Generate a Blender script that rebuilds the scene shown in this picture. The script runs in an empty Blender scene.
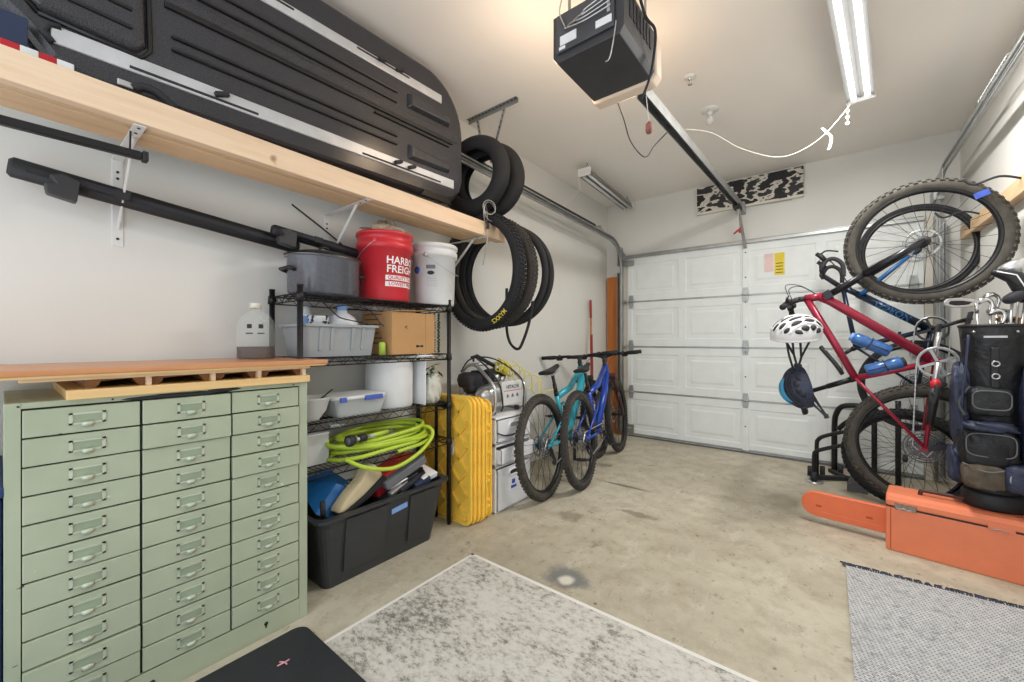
import bpy, bmesh, math, random
from mathutils import Vector, Matrix, Euler
R = random.Random(7)
pi = math.pi; rad = math.radians
sc = bpy.context.scene
COL = sc.collection

# ------------------------------------------------------------ camera, world, lights, exposure
F_PX = 403.6
YAW = math.atan((830 - 512) / F_PX)
CAM_H = 1.13
cd = bpy.data.cameras.new('camera'); cam = bpy.data.objects.new('camera', cd); COL.objects.link(cam)
cd.sensor_width = 36; cd.lens = F_PX / 1024 * 36; cd.clip_start = 0.02
cam.location = (0, 0, CAM_H); cam.rotation_euler = (pi / 2, 0, YAW)
sc.camera = cam
w = bpy.data.worlds.new('world'); sc.world = w; w.use_nodes = True
w.node_tree.nodes['Background'].inputs[0].default_value = (0.86, 0.93, 1.0, 1)
w.node_tree.nodes['Background'].inputs[1].default_value = 1.2
sc.view_settings.view_transform = 'Standard'; sc.view_settings.look = 'None'
sc.view_settings.gamma = 1; sc.view_settings.use_curve_mapping = False
sc.view_settings.exposure = 0.88
def area(name, loc, rot, sx, sy, power, col):
    l = bpy.data.lights.new(name, 'AREA'); l.shape = 'RECTANGLE'; l.size = sx; l.size_y = sy
    l.energy = power; l.color = col
    o = bpy.data.objects.new(name, l); COL.objects.link(o); o.location = loc; o.rotation_euler = rot
    return o
# the tubes' light: lit shop light (in view)
for _dx in (-0.034, 0.034): area('shop_light_glow', (0.10 + _dx, 2.82, 2.669), (0, 0, rad(-5.24)), 0.027, 1.12, 12, (1, 0.97, 0.93))
def bulb(name, loc, r, power, col):
    l = bpy.data.lights.new(name, 'POINT'); l.shadow_soft_size = r; l.energy = power; l.color = col
    o = bpy.data.objects.new(name, l); COL.objects.link(o); o.location = loc; return o
bulb('opener_bulb_glow', (-0.86, 2.10, 2.42), 0.06, 2.2, (1, 0.74, 0.5))
bulb('opener_bulb_glow_side', (-1.12, 1.62, 2.42), 0.08, 3.2, (1, 0.74, 0.5))

# ------------------------------------------------------------ pixel helper (turns a measured pixel into a point on a real plane)
_s, _c = math.sin(YAW), math.cos(YAW)
def P(px, py, X=None, Y=None, Z=None):
    u = (px - 512) / F_PX; v = (341 - py) / F_PX
    dx = u * _c - _s; dy = u * _s + _c
    t = X / dx if X is not None else (Y / dy if Y is not None else (Z - CAM_H) / v)
    return Vector((t * dx, t * dy, CAM_H + t * v))

# ------------------------------------------------------------ materials
def lin(h):
    h = h.lstrip('#'); o = []
    for i in (0, 2, 4):
        c = int(h[i:i + 2], 16) / 255
        o.append(c / 12.92 if c <= 0.04045 else ((c + 0.055) / 1.055) ** 2.4)
    return (o[0], o[1], o[2], 1)
class NT:
    def __init__(s, m): s.m = m; s.t = m.node_tree; s.n = s.t.nodes; s.b = s.n['Principled BSDF']
    def add(s, typ, **k):
        n = s.n.new(typ)
        for a, b in k.items(): setattr(n, a, b)
        return n
    def link(s, a, b): s.t.links.new(a, b)
    def coord(s, scale=(1, 1, 1), rot=(0, 0, 0), world=False):
        mp = s.add('ShaderNodeMapping'); mp.inputs['Scale'].default_value = scale; mp.inputs['Rotation'].default_value = rot
        if world:
            g = s.add('ShaderNodeNewGeometry'); s.link(g.outputs['Position'], mp.inputs['Vector'])
        else:
            g = s.add('ShaderNodeTexCoord'); s.link(g.outputs['Object'], mp.inputs['Vector'])
        return mp.outputs['Vector']
    def noise(s, vec, scale, detail=4, rough=0.55):
        n = s.add('ShaderNodeTexNoise'); n.inputs['Scale'].default_value = scale; n.inputs['Detail'].default_value = detail
        n.inputs['Roughness'].default_value = rough; s.link(vec, n.inputs['Vector']); return n.outputs['Fac']
    def ramp(s, fac, stops):
        r = s.add('ShaderNodeValToRGB'); e = r.color_ramp.elements
        while len(e) < len(stops): e.new(0.5)
        for el, (p, c) in zip(e, stops):
            el.position = p; el.color = lin(c) if isinstance(c, str) else ((c, c, c, 1) if not isinstance(c, tuple) else c)
        s.link(fac, r.inputs['Fac']); return r.outputs['Color']
    def mix(s, fac, a, b, mode='MIX'):
        m = s.add('ShaderNodeMix', data_type='RGBA', blend_type=mode)
        for i, v in ((0, fac), (6, a), (7, b)):
            if hasattr(v, 'is_output') or hasattr(v, 'links'): s.link(v, m.inputs[i])
            elif i == 0: m.inputs[0].default_value = v
            else: m.inputs[i].default_value = lin(v) if isinstance(v, str) else v
        return m.outputs[2]
    def math(s, op, a, b=0.5, clamp=False):
        m = s.add('ShaderNodeMath', operation=op); m.use_clamp = clamp
        for i, v in ((0, a), (1, b)):
            if hasattr(v, 'links'): s.link(v, m.inputs[i])
            else: m.inputs[i].default_value = v
        return m.outputs[0]
    def bump(s, h, strength=0.3, dist=0.01):
        b = s.add('ShaderNodeBump'); b.inputs['Strength'].default_value = strength; b.inputs['Distance'].default_value = dist
        s.link(h, b.inputs['Height']); s.link(b.outputs['Normal'], s.b.inputs['Normal'])
    def base(s, c): s.link(c, s.b.inputs['Base Color'])
def new(name, col='#808080', rough=0.5, metal=0.0, **k):
    m = bpy.data.materials.new(name); m.use_nodes = True; n = NT(m)
    n.b.inputs['Base Color'].default_value = lin(col); n.b.inputs['Roughness'].default_value = rough
    n.b.inputs['Metallic'].default_value = metal
    for a, b in k.items(): n.b.inputs[a].default_value = b
    return m, n
def mat(name, col, rough=0.5, metal=0.0, var=0.12, vs=9, bump=0.0, bs=60, **k):
    """flat coloured material with a little procedural unevenness"""
    m, n = new(name, col, rough, metal, **k)
    v = n.coord()
    f = n.noise(v, vs)
    a = lin(col); lo = tuple(max(0, q * (1 - var)) for q in a[:3]) + (1,); hi = tuple(min(1, q * (1 + var)) for q in a[:3]) + (1,)
    n.base(n.ramp(f, [(0.3, lo), (0.7, hi)]))
    if bump: n.bump(n.noise(v, bs, 3), bump, 0.004 if bs > 22 else 0.012)
    return m
def wood(name, c1, c2, axis='Y', scale=1.0, rough=0.55, knots=False):
    m, n = new(name, c1, rough)
    sc_ = {'X': (1, 14, 14), 'Y': (14, 1, 14), 'Z': (14, 14, 1)}[axis]
    v = n.coord(tuple(q * scale for q in sc_))
    f = n.noise(v, 1.6, 6, 0.6)
    c = n.ramp(f, [(0.3, c2), (0.52, c1), (0.75, c2)])
    if knots:
        k = n.noise(n.coord((5, 5, 5)), 1.7, 2)
        c = n.mix(n.ramp(k, [(0.7, 0.0), (0.78, 0.8)]), c, '#8A5A34')
    n.base(c); n.bump(f, 0.12, 0.003)
    return m
M = {}
def setup_mats():
    # walls / ceiling
    for nm, c in (('wall_paint', '#E3E2DD'), ('ceiling_paint', '#F7F2EC')):
        m, n = new(nm, c, 0.85)
        v = n.coord(world=True)
        a = n.ramp(n.noise(v, 1.2, 3), [(0.3, c), (0.8, '#DAD9D3' if nm == 'wall_paint' else '#F1EBE4')])
        sm = n.noise(n.coord((1.5, 1.5, 3), world=True), 3.1, 5, 0.7)
        a = n.mix(n.ramp(sm, [(0.66, 0.0), (0.8, 0.22)]), a, '#B9B6AE')
        n.base(a); n.bump(n.noise(v, 70, 2), 0.12, 0.002); M[nm] = m
    # concrete
    m, n = new('concrete', '#BDB6A8', 0.62)
    v = n.coord(world=True)
    big = n.noise(v, 0.9, 5, 0.6)
    c = n.ramp(big, [(0.3, '#A39A88'), (0.5, '#BBB4A0'), (0.68, '#CBC5B3')])
    fine = n.noise(v, 7, 8, 0.72)
    c = n.mix(n.ramp(fine, [(0.45, 0.0), (0.68, 0.6)]), c, '#948772')
    white = n.noise(n.coord((1, 0.45, 1), (0, 0, 0.9), world=True), 9, 7, 0.75)
    c = n.mix(n.ramp(white, [(0.55, 0.0), (0.66, 0.4)]), c, '#D2CDBD')
    dark = n.noise(v, 4.2, 6, 0.7)
    c = n.mix(n.ramp(dark, [(0.63, 0.0), (0.70, 0.62)]), c, '#6E6557')
    fleck = n.noise(n.coord((1, 0.7, 1), (0, 0, 0.5), world=True), 23, 6, 0.8)
    c = n.mix(n.ramp(fleck, [(0.58, 0.0), (0.64, 0.6)]), c, '#756B5A')
    sp = n.add('ShaderNodeTexVoronoi'); sp.inputs['Scale'].default_value = 9; n.link(v, sp.inputs['Vector'])
    jit = n.math('ADD', sp.outputs['Distance'], n.math('MULTIPLY', n.noise(v, 60, 3, 0.7), 0.22))
    spn = n.math('MULTIPLY', n.ramp(jit, [(0.14, 1.0), (0.20, 0.0)]), n.ramp(n.noise(v, 2.2, 2), [(0.48, 0.0), (0.55, 0.9)]))
    c = n.mix(spn, c, '#4A4238')
    # the dark blue grey oil ring near the rug with its bare patch, and dirt where wheels stand
    def spot(c, x, y, r, colr, amt, jag=0.3, sx=1, sy=1):
        mp = n.add('ShaderNodeMapping'); mp.inputs['Location'].default_value = (-x * sx, -y * sy, 0); mp.inputs['Scale'].default_value = (sx, sy, 0)
        n.link(v, mp.inputs['Vector'])
        ln = n.add('ShaderNodeVectorMath', operation='LENGTH'); n.link(mp.outputs['Vector'], ln.inputs[0])
        d = n.math('ADD', ln.outputs['Value'], n.math('MULTIPLY', n.math('SUBTRACT', n.noise(v, 11, 5, 0.7), 0.5), r * jag * 4))
        return n.mix(n.ramp(d, [(r * 0.55, amt), (r, 0.0)]), c, colr)
    p = P(566, 577, Z=0); c = spot(c, p.x, p.y, 0.13, '#5E6468', 0.75, 0.35, 1, 1.3)
    p = P(566, 580, Z=0); c = spot(c, p.x, p.y, 0.045, '#D8D4C6', 0.95, 0.2)
    p = P(640, 515, Z=0); c = spot(c, p.x, p.y, 0.10, '#6B6050', 0.6, 0.6, 0.7, 2.2)
    p = P(625, 486, Z=0); c = spot(c, p.x, p.y, 0.12, '#5F574B', 0.75, 0.2, 0.5, 5)
    p = P(570, 516, Z=0); c = spot(c, p.x, p.y, 0.10, '#6B6050', 0.5, 0.7)
    n.base(c); n.bump(n.noise(v, 34, 6, 0.7), 0.18, 0.004); M['concrete'] = m
    # painted metal cabinet
    m, n = new('cabinet_green', '#A5B39A', 0.38)
    v = n.coord(world=True); c = n.ramp(n.noise(v, 5, 3), [(0.3, '#A4AC94'), (0.7, '#AEB69D')])
    c = n.mix(n.ramp(n.noise(v, 31, 2), [(0.755, 0.0), (0.77, 0.85)]), c, '#D3D0BE')
    c = n.mix(n.ramp(n.noise(n.coord((1, 0.6, 1.6), world=True), 27, 3), [(0.74, 0.0), (0.755, 0.9)]), c, '#39403A')
    n.base(c); n.bump(n.noise(v, 25, 3), 0.06, 0.002); M['green'] = m
    M['gap'] = mat('cabinet_shadow_gap', '#2E352E', 0.8)
    M['nickel'] = mat('label_holder_metal', '#BDC2AE', 0.4, 0.2)
    M['card'] = mat('label_backing', '#8F9C84', 0.7)  # drawer green darkened to paint the shade inside the label frames
    M['chip'] = mat('chipped_black_paint', '#24282A', 0.6)
    M['pine'] = wood('pine_lumber', '#DDBE98', '#CFAC82', 'Y', 1.0, 0.6, True)
    M['pine2'] = wood('pine_lumber_light', '#EBD0B2', '#DFBE9B', 'Y', 1.0, 0.6, True)
    M['top_wood'] = wood('workbench_wood', '#CB8F62', '#B3744A', 'Y', 0.8, 0.35)
    M['yellow_pine'] = wood('yellow_pine', '#E2BE85', '#D6A866', 'Y', 0.7, 0.5)
    M['dark_wood'] = wood('spacer_wood', '#8E6238', '#70481F', 'Y', 1.2, 0.6)
    M['plank'] = wood('stained_plank', '#BE7434', '#A85F24', 'Z', 0.6, 0.5)
    M['black'] = mat('black_metal', '#1E1E20', 0.38, 0.3)
    M['blackpl'] = mat('black_plastic', '#1C1D20', 0.55, bump=0.06)
    M['rubber'] = mat('rubber', '#1E1F22', 0.8, bump=0.12, bs=90)
    M['tote'] = mat('charcoal_tote', '#333537', 0.5, bump=0.05)
    M['drawerpl'] = mat('white_drawer_frame', '#F1F1F3', 0.4, var=0.03)
    M['rubber_worn'] = mat('dusty_rubber', '#3E3B37', 0.85, var=0.3, bump=0.2)
    M['rubber_mud'] = mat('muddy_rubber', '#45423C', 0.9, var=0.3, vs=20, bump=0.3)
    M['steel'] = mat('galvanized_steel', '#A9ABAA', 0.4, 0.75, var=0.15)
    M['silver'] = mat('silver_metal', '#C9CACC', 0.3, 0.8)
    M['chrome'] = mat('chrome', '#D8D8DA', 0.14, 1.0, var=0.03)
    M['alu'] = mat('aluminium_rail', '#C9CBCE', 0.35, 0.25)
    M['door'] = mat('door_paint', '#E4E9E8', 0.5, var=0.03, bump=0.05)
    M['white'] = mat('white_paint', '#E4E4E2', 0.45, var=0.03)
    M['whitepl'] = mat('white_plastic', '#D9DADA', 0.45, var=0.05)
    M['reflector'] = mat('reflector_enamel', '#8A8B89', 0.5, var=0.03)
    M['cream'] = mat('cream_trim', '#DDD7CA', 0.6, var=0.05)
    M['red'] = mat('red_plastic', '#CE303A', 0.36, var=0.06)
    M['grey'] = mat('grey_plastic', '#9DA1A4', 0.5, var=0.06)
    M['enamel'] = mat('grey_enamel', '#5C5E65', 0.15, var=0.12, vs=60)
    M['cardboard'] = mat('cardboard', '#B98F60', 0.85, var=0.06)
    M['yellow'] = mat('yellow_plastic', '#F8CB50', 0.5, var=0.07, bump=0.04)
    M['hose'] = mat('lime_hose', '#B2CB3C', 0.4, var=0.06)
    M['yhose'] = mat('yellow_air_hose', '#DFD048', 0.35)
    M['blue'] = mat('blue_plastic', '#1F6DB5', 0.4)
    M['navybox'] = mat('navy_box', '#22386A', 0.6)
    M['latch'] = mat('blue_latch', '#3B57B5', 0.4)
    M['orange'] = mat('orange_case', '#E8835C', 0.42, var=0.05)
    M['orange2'] = mat('orange_scabbard', '#E6744A', 0.45, var=0.06)
    M['teal'] = mat('teal_frame', '#35A9BC', 0.25, var=0.06)
    M['royal'] = mat('royal_blue_frame', '#1F45A8', 0.22, var=0.06)
    M['redframe'] = mat('crimson_frame', '#9B2940', 0.25, 0.2, var=0.06)
    M['navyframe'] = mat('navy_frame', '#1B2A3E', 0.25, 0.2)
    M['nearblack'] = mat('near_black_gloss', '#17181F', 0.3, 0.2)
    M['midblue'] = mat('mid_blue_accent', '#1F5C93', 0.3)
    M['navyfab'] = mat('navy_nylon', '#2A3148', 0.55, var=0.25, vs=14, bump=0.9, bs=20)
    M['blackfab'] = mat('black_nylon', '#16171B', 0.5, var=0.35, vs=12, bump=1.0, bs=17)
    M['meshfab'] = mat('brown_mesh_pocket', '#5A4F42', 0.8, var=0.3, vs=30, bump=0.3, bs=80)
    M['cloth'] = mat('rag_cloth', '#B9A793', 0.95, var=0.35, vs=14, bump=0.5, bs=25)
    M['canvas'] = mat('tan_canvas', '#C6B795', 0.85, var=0.1, bump=0.15)
    M['bag'] = mat('plastic_bag', '#C9C7BC', 0.35, var=0.15, bump=0.5, bs=18)
    M['leaf'] = mat('dark_green_leaves', '#2D5A36', 0.6, var=0.4)
    M['garland'] = mat('green_garland', '#4E5A3A', 0.7, var=0.5, vs=60)
    M['tape'] = mat('blue_tape', '#7FA6DC', 0.6)
    M['yellowtag'] = mat('yellow_sticker', '#E7CE3C', 0.6, var=0.1)
    M['pinktag'] = mat('pink_sticker', '#E6C9C4', 0.6)
    M['ink'] = mat('ink', '#2A2A30', 0.7)
    M['redrope'] = mat('red_cord', '#B04048', 0.6)
    M['rust'] = mat('rusty_latch', '#8C7A6C', 0.5, 0.5, var=0.4, vs=80)
    M['brown'] = mat('dark_brown_grip', '#4A2A22', 0.5)
    M['glovegrey'] = mat('tool_grey', '#66686C', 0.45)
    M['darkgrey'] = mat('dark_grey_plastic', '#333437', 0.5)
    M['screen'] = mat('opener_panel', '#4A4B4F', 0.4, 0.2)
    M['openerbody'] = mat('opener_housing', '#3F4044', 0.42, 0.3)
    M['redstick'] = mat('red_stick', '#9E3328', 0.5)
    M['wood_handle'] = wood('broom_handle_wood', '#C08B58', '#A8703E', 'Z', 1.0)
    M['lens'] = mat('warm_lens', '#EFD9C4', 0.4, var=0.02)
    M['paper'] = mat('paper', '#E8E8EA', 0.7, var=0.03)
    M['bottleblue'] = mat('blue_bottle', '#3A67A4', 0.25, var=0.25, vs=30)
    M['clear'] = new('clear_plastic', '#E8ECEC', 0.12, **{'Alpha': 0.38})[0]
    M['frost'] = new('frosted_plastic', '#EEF0F5', 0.45, **{'Alpha': 0.9})[0]
    M['glass'] = new('jug_glass', '#E8F0EC', 0.03, **{'Alpha': 0.13})[0]
    M['syrup'] = new('brown_liquid', '#3A1A0B', 0.6)[0]
    m, n = new('tube_glow', '#FFFFFF', 0.5); n.b.inputs['Emission Color'].default_value = (1, 0.98, 0.95, 1); n.b.inputs['Emission Strength'].default_value = 1.5; M['tube'] = m
    # moulded black box shell: pebbled
    m, n = new('textured_black_shell', '#2C2C2F', 0.24)
    v = n.coord(); n.bump(n.noise(v, 620, 2), 0.15, 0.001); n.base(n.ramp(n.noise(v, 420, 2), [(0.4, '#232327'), (0.65, '#4A4A50')])); M['shell'] = m
    M['shell2'] = mat('smooth_black_shell', '#121214', 0.4)
    # distressed rug
    m, n = new('distressed_rug', '#D2D0CA', 0.95)
    v = n.coord(world=True)
    a = n.noise(n.coord((1, 1.5, 1), world=True), 30, 8, 0.82); b = n.noise(v, 3.2, 4, 0.6)
    k = n.math('ADD', n.math('MULTIPLY', a, 0.75), n.math('MULTIPLY', b, 0.35))
    c = n.ramp(k, [(0.50, '#CFCCC5'), (0.575, '#BDB9B0'), (0.615, '#908D85'), (0.68, '#67655F')])
    n.base(c); n.bump(n.noise(v, 160, 2), 0.5, 0.004); M['rug'] = m
    m, n = new('rug_border', '#E2E0DA', 0.95); M['rug_border'] = m
    # woven rug
    m, n = new('woven_rug', '#B8BABD', 0.95)
    wv = n.add('ShaderNodeTexBrick'); wv.inputs['Scale'].default_value = 1.0
    wv.inputs['Color1'].default_value = lin('#DADAD8'); wv.inputs['Color2'].default_value = lin('#C2C3C2'); wv.inputs['Mortar'].default_value = lin('#7D7F84')
    wv.inputs['Mortar Size'].default_value = 0.18; wv.inputs['Mortar Smooth'].default_value = 0.6; wv.inputs['Brick Width'].default_value = 1.5; wv.inputs['Row Height'].default_value = 0.75
    n.link(n.coord((78, 78, 78), (0, 0, 0.6), world=True), wv.inputs['Vector'])
    c = n.mix(n.ramp(n.noise(n.coord(world=True), 45, 4, 0.8), [(0.52, 0.0), (0.66, 0.75)]), wv.outputs['Color'], '#6C7178')
    n.base(c); n.bump(wv.outputs['Fac'], -0.6, 0.004); M['woven'] = m
    M['fringe'] = mat('blue_fringe', '#3B4152', 0.9)
    M['mat'] = mat('anti_fatigue_mat', '#24262B', 0.7, var=0.2, bump=0.2, bs=120)
    M['navycloth'] = mat('navy_cloth', '#2A3550', 0.8)
    M['redcloth'] = mat('red_stripe_cloth', '#B5202C', 0.8)
    M['whitecloth'] = mat('white_stripe_cloth', '#DDE3E3', 0.8)
    # generic abstract black and white print
    m, n = new('abstract_print', '#111111', 0.5)
    v = n.coord((1, 1, 1.5), world=True)
    a = n.noise(v, 8.5, 1, 0.4); b = n.noise(n.coord((1, 1, 2), (0, 0.7, 0), world=True), 21, 1, 0.4)
    k = n.math('ADD', a, n.math('MULTIPLY', n.math('SUBTRACT', b, 0.5), 0.35))
    n.base(n.ramp(k, [(0.47, '#18181A'), (0.475, '#8F8C86'), (0.49, '#DAD6CC'), (0.60, '#C7C3BA'), (0.61, '#2A2A2C')])); M['print'] = m
setup_mats()

# ------------------------------------------------------------ mesh helpers
WM = {}   # object -> its world matrix as built
class MB:
    def __init__(s): s.v = []; s.f = []; s.s = []; s.mi = []; s.cur = 0
    def add(s, vs, fs, smooth=False):
        o = len(s.v); s.v += [Vector(q) for q in vs]; s.f += [tuple(o + i for i in f) for f in fs]
        s.s += [smooth] * len(fs); s.mi += [s.cur] * len(fs); return s
    def box(s, x0, x1, y0, y1, z0, z1, m=None):
        vs = [Vector((x, y, z)) for x in (x0, x1) for y in (y0, y1) for z in (z0, z1)]
        if m is not None: vs = [m @ q for q in vs]
        return s.add(vs, [(0, 1, 3, 2), (4, 6, 7, 5), (0, 4, 5, 1), (2, 3, 7, 6), (0, 2, 6, 4), (1, 5, 7, 3)])
    def cbox(s, c, sx, sy, sz, rot=None):
        m = Matrix.Translation(Vector(c))
        if rot is not None: m = m @ (rot if isinstance(rot, Matrix) else Euler(rot).to_matrix().to_4x4())
        return s.box(-sx / 2, sx / 2, -sy / 2, sy / 2, -sz / 2, sz / 2, m)
    def beam(s, a, b, wd, h, up=(0, 0, 1)):
        a = Vector(a); b = Vector(b); d = (b - a); L = d.length; x = d.normalized(); up = Vector(up)
        y = up.cross(x)
        if y.length < 1e-5: y = Vector((0, 1, 0)).cross(x)
        y.normalize(); z = x.cross(y)
        m = Matrix((x, y, z)).transposed().to_4x4(); m.translation = a
        return s.box(0, L, -wd / 2, wd / 2, -h / 2, h / 2, m)
    def tube(s, pts, r, n=8, closed=False, cap=True, flat=None):
        pts = [Vector(p) for p in pts]; N = len(pts)
        rr = r if isinstance(r, (list, tuple)) else [r] * N
        vs = []; prev = None
        for i, p in enumerate(pts):
            if closed: t = pts[(i + 1) % N] - pts[i - 1]
            else: t = pts[min(i + 1, N - 1)] - pts[max(i - 1, 0)]
            if t.length < 1e-9: t = Vector((0, 0, 1))
            t.normalize()
            if prev is None:
                a = Vector((0, 0, 1)) if abs(t.z) < 0.9 else Vector((1, 0, 0)); nrm = (a - t * a.dot(t)).normalized()
            else:
                nrm = prev - t * prev.dot(t); nrm = nrm.normalized() if nrm.length > 1e-6 else prev
            prev = nrm; bn = t.cross(nrm)
            for k in range(n):
                an = 2 * pi * k / n; vs.append(p + (nrm * math.cos(an) + bn * math.sin(an)) * rr[i])
        fs = []
        for i in range(N if closed else N - 1):
            j = (i + 1) % N
            for k in range(n):
                l = (k + 1) % n; fs.append((i * n + k, i * n + l, j * n + l, j * n + k))
        if cap and not closed: fs += [tuple(range(n))[::-1], tuple((N - 1) * n + k for k in range(n))]
        return s.add(vs, fs, True)
    def lathe(s, prof, c=(0, 0, 0), n=32, sx=1, sy=1, m=None, ang=None):
        """prof: list of (r, z)"""
        c = Vector(c); vs = []; K = n if ang is None else n + 1
        for (r, z) in prof:
            for k in range(K):
                a = 2 * pi * k / n if ang is None else ang[0] + (ang[1] - ang[0]) * k / n
                q = Vector((r * math.cos(a) * sx, r * math.sin(a) * sy, z))
                vs.append((m @ q if m is not None else q) + c)
        fs = []
        for i in range(len(prof) - 1):
            for k in range(n):
                l = (k + 1) % K
                fs.append((i * K + k, i * K + l, (i + 1) * K + l, (i + 1) * K + k))
        return s.add(vs, fs, True)
    def cyl(s, a, b, r, n=20, r2=None):
        return s.tube([a, b], [r, r if r2 is None else r2], n)
    def torus(s, c, axis, Rr, r, n=48, k=10, m=None, sq=1.0):
        c = Vector(c); ax = Vector(axis).normalized()
        a = Vector((0, 0, 1)) if abs(ax.z) < 0.9 else Vector((1, 0, 0)); u = (a - ax * a.dot(ax)).normalized(); v = ax.cross(u)
        vs = []; fs = []
        for i in range(n):
            t = 2 * pi * i / n; d = u * math.cos(t) + v * math.sin(t)
            for j in range(k):
                p = 2 * pi * j / k; vs.append(c + d * (Rr + r * math.cos(p)) + ax * (r * math.sin(p) * sq))
        for i in range(n):
            for j in range(k):
                fs.append((i * k + j, ((i + 1) % n) * k + j, ((i + 1) % n) * k + (j + 1) % k, i * k + (j + 1) % k))
        return s.add(vs, fs, True)
    def blob(s, c, rx, ry, rz, e=1.0, n=28, k=16, jit=0.0, seed=1, m=None):
        """superellipsoid; e<1 boxier; jit wrinkles"""
        rr = random.Random(seed); c = Vector(c)
        ph = [(rr.uniform(0, 6), rr.uniform(3, 11), rr.uniform(2, 9)) for _ in range(6)]
        def sp(x, p): return math.copysign(abs(x) ** p, x)
        vs = []; fs = []
        for i in range(k + 1):
            la = -pi / 2 + pi * i / k
            for j in range(n):
                lo = 2 * pi * j / n
                q = Vector((sp(math.cos(la), e) * sp(math.cos(lo), e) * rx, sp(math.cos(la), e) * sp(math.sin(lo), e) * ry, sp(math.sin(la), e) * rz))
                if jit:
                    w_ = sum(math.sin(p0 + a * lo_ + b * la) for (p0, a, b) in ph for lo_ in (round(a) * lo / max(a, 1),)) / 3
                    q *= 1 + jit * w_
                if m is not None: q = m @ q
                vs.append(c + q)
        for i in range(k):
            for j in range(n):
                l = (j + 1) % n; fs.append((i * n + j, i * n + l, (i + 1) * n + l, (i + 1) * n + j))
        return s.add(vs, fs, True)
    def prism(s, poly, d, m=None, smooth=False):
        """poly: 2D points in local XZ plane, extruded along +Y by d"""
        N = len(poly)
        vs = [Vector((x, 0, z)) for x, z in poly] + [Vector((x, d, z)) for x, z in poly]
        if m is not None: vs = [m @ q for q in vs]
        fs = [tuple(range(N)), tuple(range(2 * N - 1, N - 1, -1))] + [(i, i + N, (i + 1) % N + N, (i + 1) % N) for i in range(N)]
        return s.add(vs, fs, smooth)
    def text(s, txt, size, fn):
        """letters mapped by fn(x, y) -> point"""
        cu = bpy.data.curves.new('t', 'FONT'); cu.body = txt; cu.size = size; cu.resolution_u = 2; cu.align_x = 'CENTER'; cu.align_y = 'CENTER'
        cu.offset = size * 0.018
        o = bpy.data.objects.new('t', cu); COL.objects.link(o)
        dg = bpy.context.evaluated_depsgraph_get(); me = bpy.data.meshes.new_from_object(o.evaluated_get(dg))
        vs = [fn(v.co.x, v.co.y) for v in me.vertices]; fs = [tuple(p.vertices) for p in me.polygons]
        bpy.data.objects.remove(o); bpy.data.curves.remove(cu); bpy.data.meshes.remove(me)
        return s.add(vs, fs)
    def build(s, name, m, parent=None, bevel=0, seg=2, local=False, subsurf=0, solid=0, double=True):
        me = bpy.data.meshes.new(name)
        if parent is not None:
            base = WM[parent]
            vs = s.v if local else [base.inverted() @ q for q in s.v]
            mw = base
        elif local:
            vs = s.v; mw = Matrix.Identity(4)
        else:
            xs = [q.x for q in s.v]; ys = [q.y for q in s.v]; zs = [q.z for q in s.v]
            o0 = Vector(((min(xs) + max(xs)) / 2, (min(ys) + max(ys)) / 2, min(zs)))
            vs = [q - o0 for q in s.v]; mw = Matrix.Translation(o0)
        me.from_pydata([tuple(q) for q in vs], [], s.f)
        ms = m if isinstance(m, (list, tuple)) else [m]
        for q in ms: me.materials.append(M[q] if isinstance(q, str) else q)
        me.polygons.foreach_set('use_smooth', s.s); me.polygons.foreach_set('material_index', s.mi)
        bm = bmesh.new(); bm.from_mesh(me); bmesh.ops.recalc_face_normals(bm, faces=bm.faces); bm.to_mesh(me); bm.free()
        me.update()
        o = bpy.data.objects.new(name, me); COL.objects.link(o)
        if parent is not None: o.parent = parent
        else: o.matrix_world = mw
        WM[o] = mw.copy()
        if bevel:
            b = o.modifiers.new('bevel', 'BEVEL'); b.width = bevel; b.segments = seg; b.limit_method = 'ANGLE'; b.angle_limit = rad(40)
        if solid:
            b = o.modifiers.new('thick', 'SOLIDIFY'); b.thickness = solid; b.offset = 0
        if subsurf:
            b = o.modifiers.new('sub', 'SUBSURF'); b.levels = subsurf; b.render_levels = subsurf
        return o
def tag(o, label=None, cat=None, group=None, kind=None):
    if label: o['label'] = label
    if cat: o['category'] = cat
    if group: o['group'] = group
    if kind: o['kind'] = kind
    return o
def thing(name, loc, label, cat, group=None, rot=None, mtx=None):
    o = bpy.data.objects.new(name, None); COL.objects.link(o); o.empty_display_size = 0.05
    m = mtx if mtx is not None else Matrix.Translation(Vector(loc)) @ (Euler(rot).to_matrix().to_4x4() if rot else Matrix.Identity(4))
    o.matrix_world = m; WM[o] = m.copy()
    return tag(o, label, cat, group)
def struct(o): o['kind'] = 'structure'; return o
def arc(c, r, a0, a1, n, ax1=(1, 0, 0), ax2=(0, 0, 1)):
    c = Vector(c); a1_ = Vector(ax1); a2_ = Vector(ax2)
    return [c + (a1_ * math.cos(a0 + (a1 - a0) * i / n) + a2_ * math.sin(a0 + (a1 - a0) * i / n)) * r for i in range(n + 1)]
def smooth(pts, n=8):
    pts = [Vector(p) for p in pts]; out = []
    for i in range(len(pts) - 1):
        p0 = pts[max(i - 1, 0)]; p1 = pts[i]; p2 = pts[i + 1]; p3 = pts[min(i + 2, len(pts) - 1)]
        for k in range(n):
            t = k / n
            out.append(0.5 * ((2 * p1) + (-p0 + p2) * t + (2 * p0 - 5 * p1 + 4 * p2 - p3) * t * t + (-p0 + 3 * p1 - 3 * p2 + p3) * t ** 3))
    out.append(pts[-1]); return out
def V(*a): return Vector(a)

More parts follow.
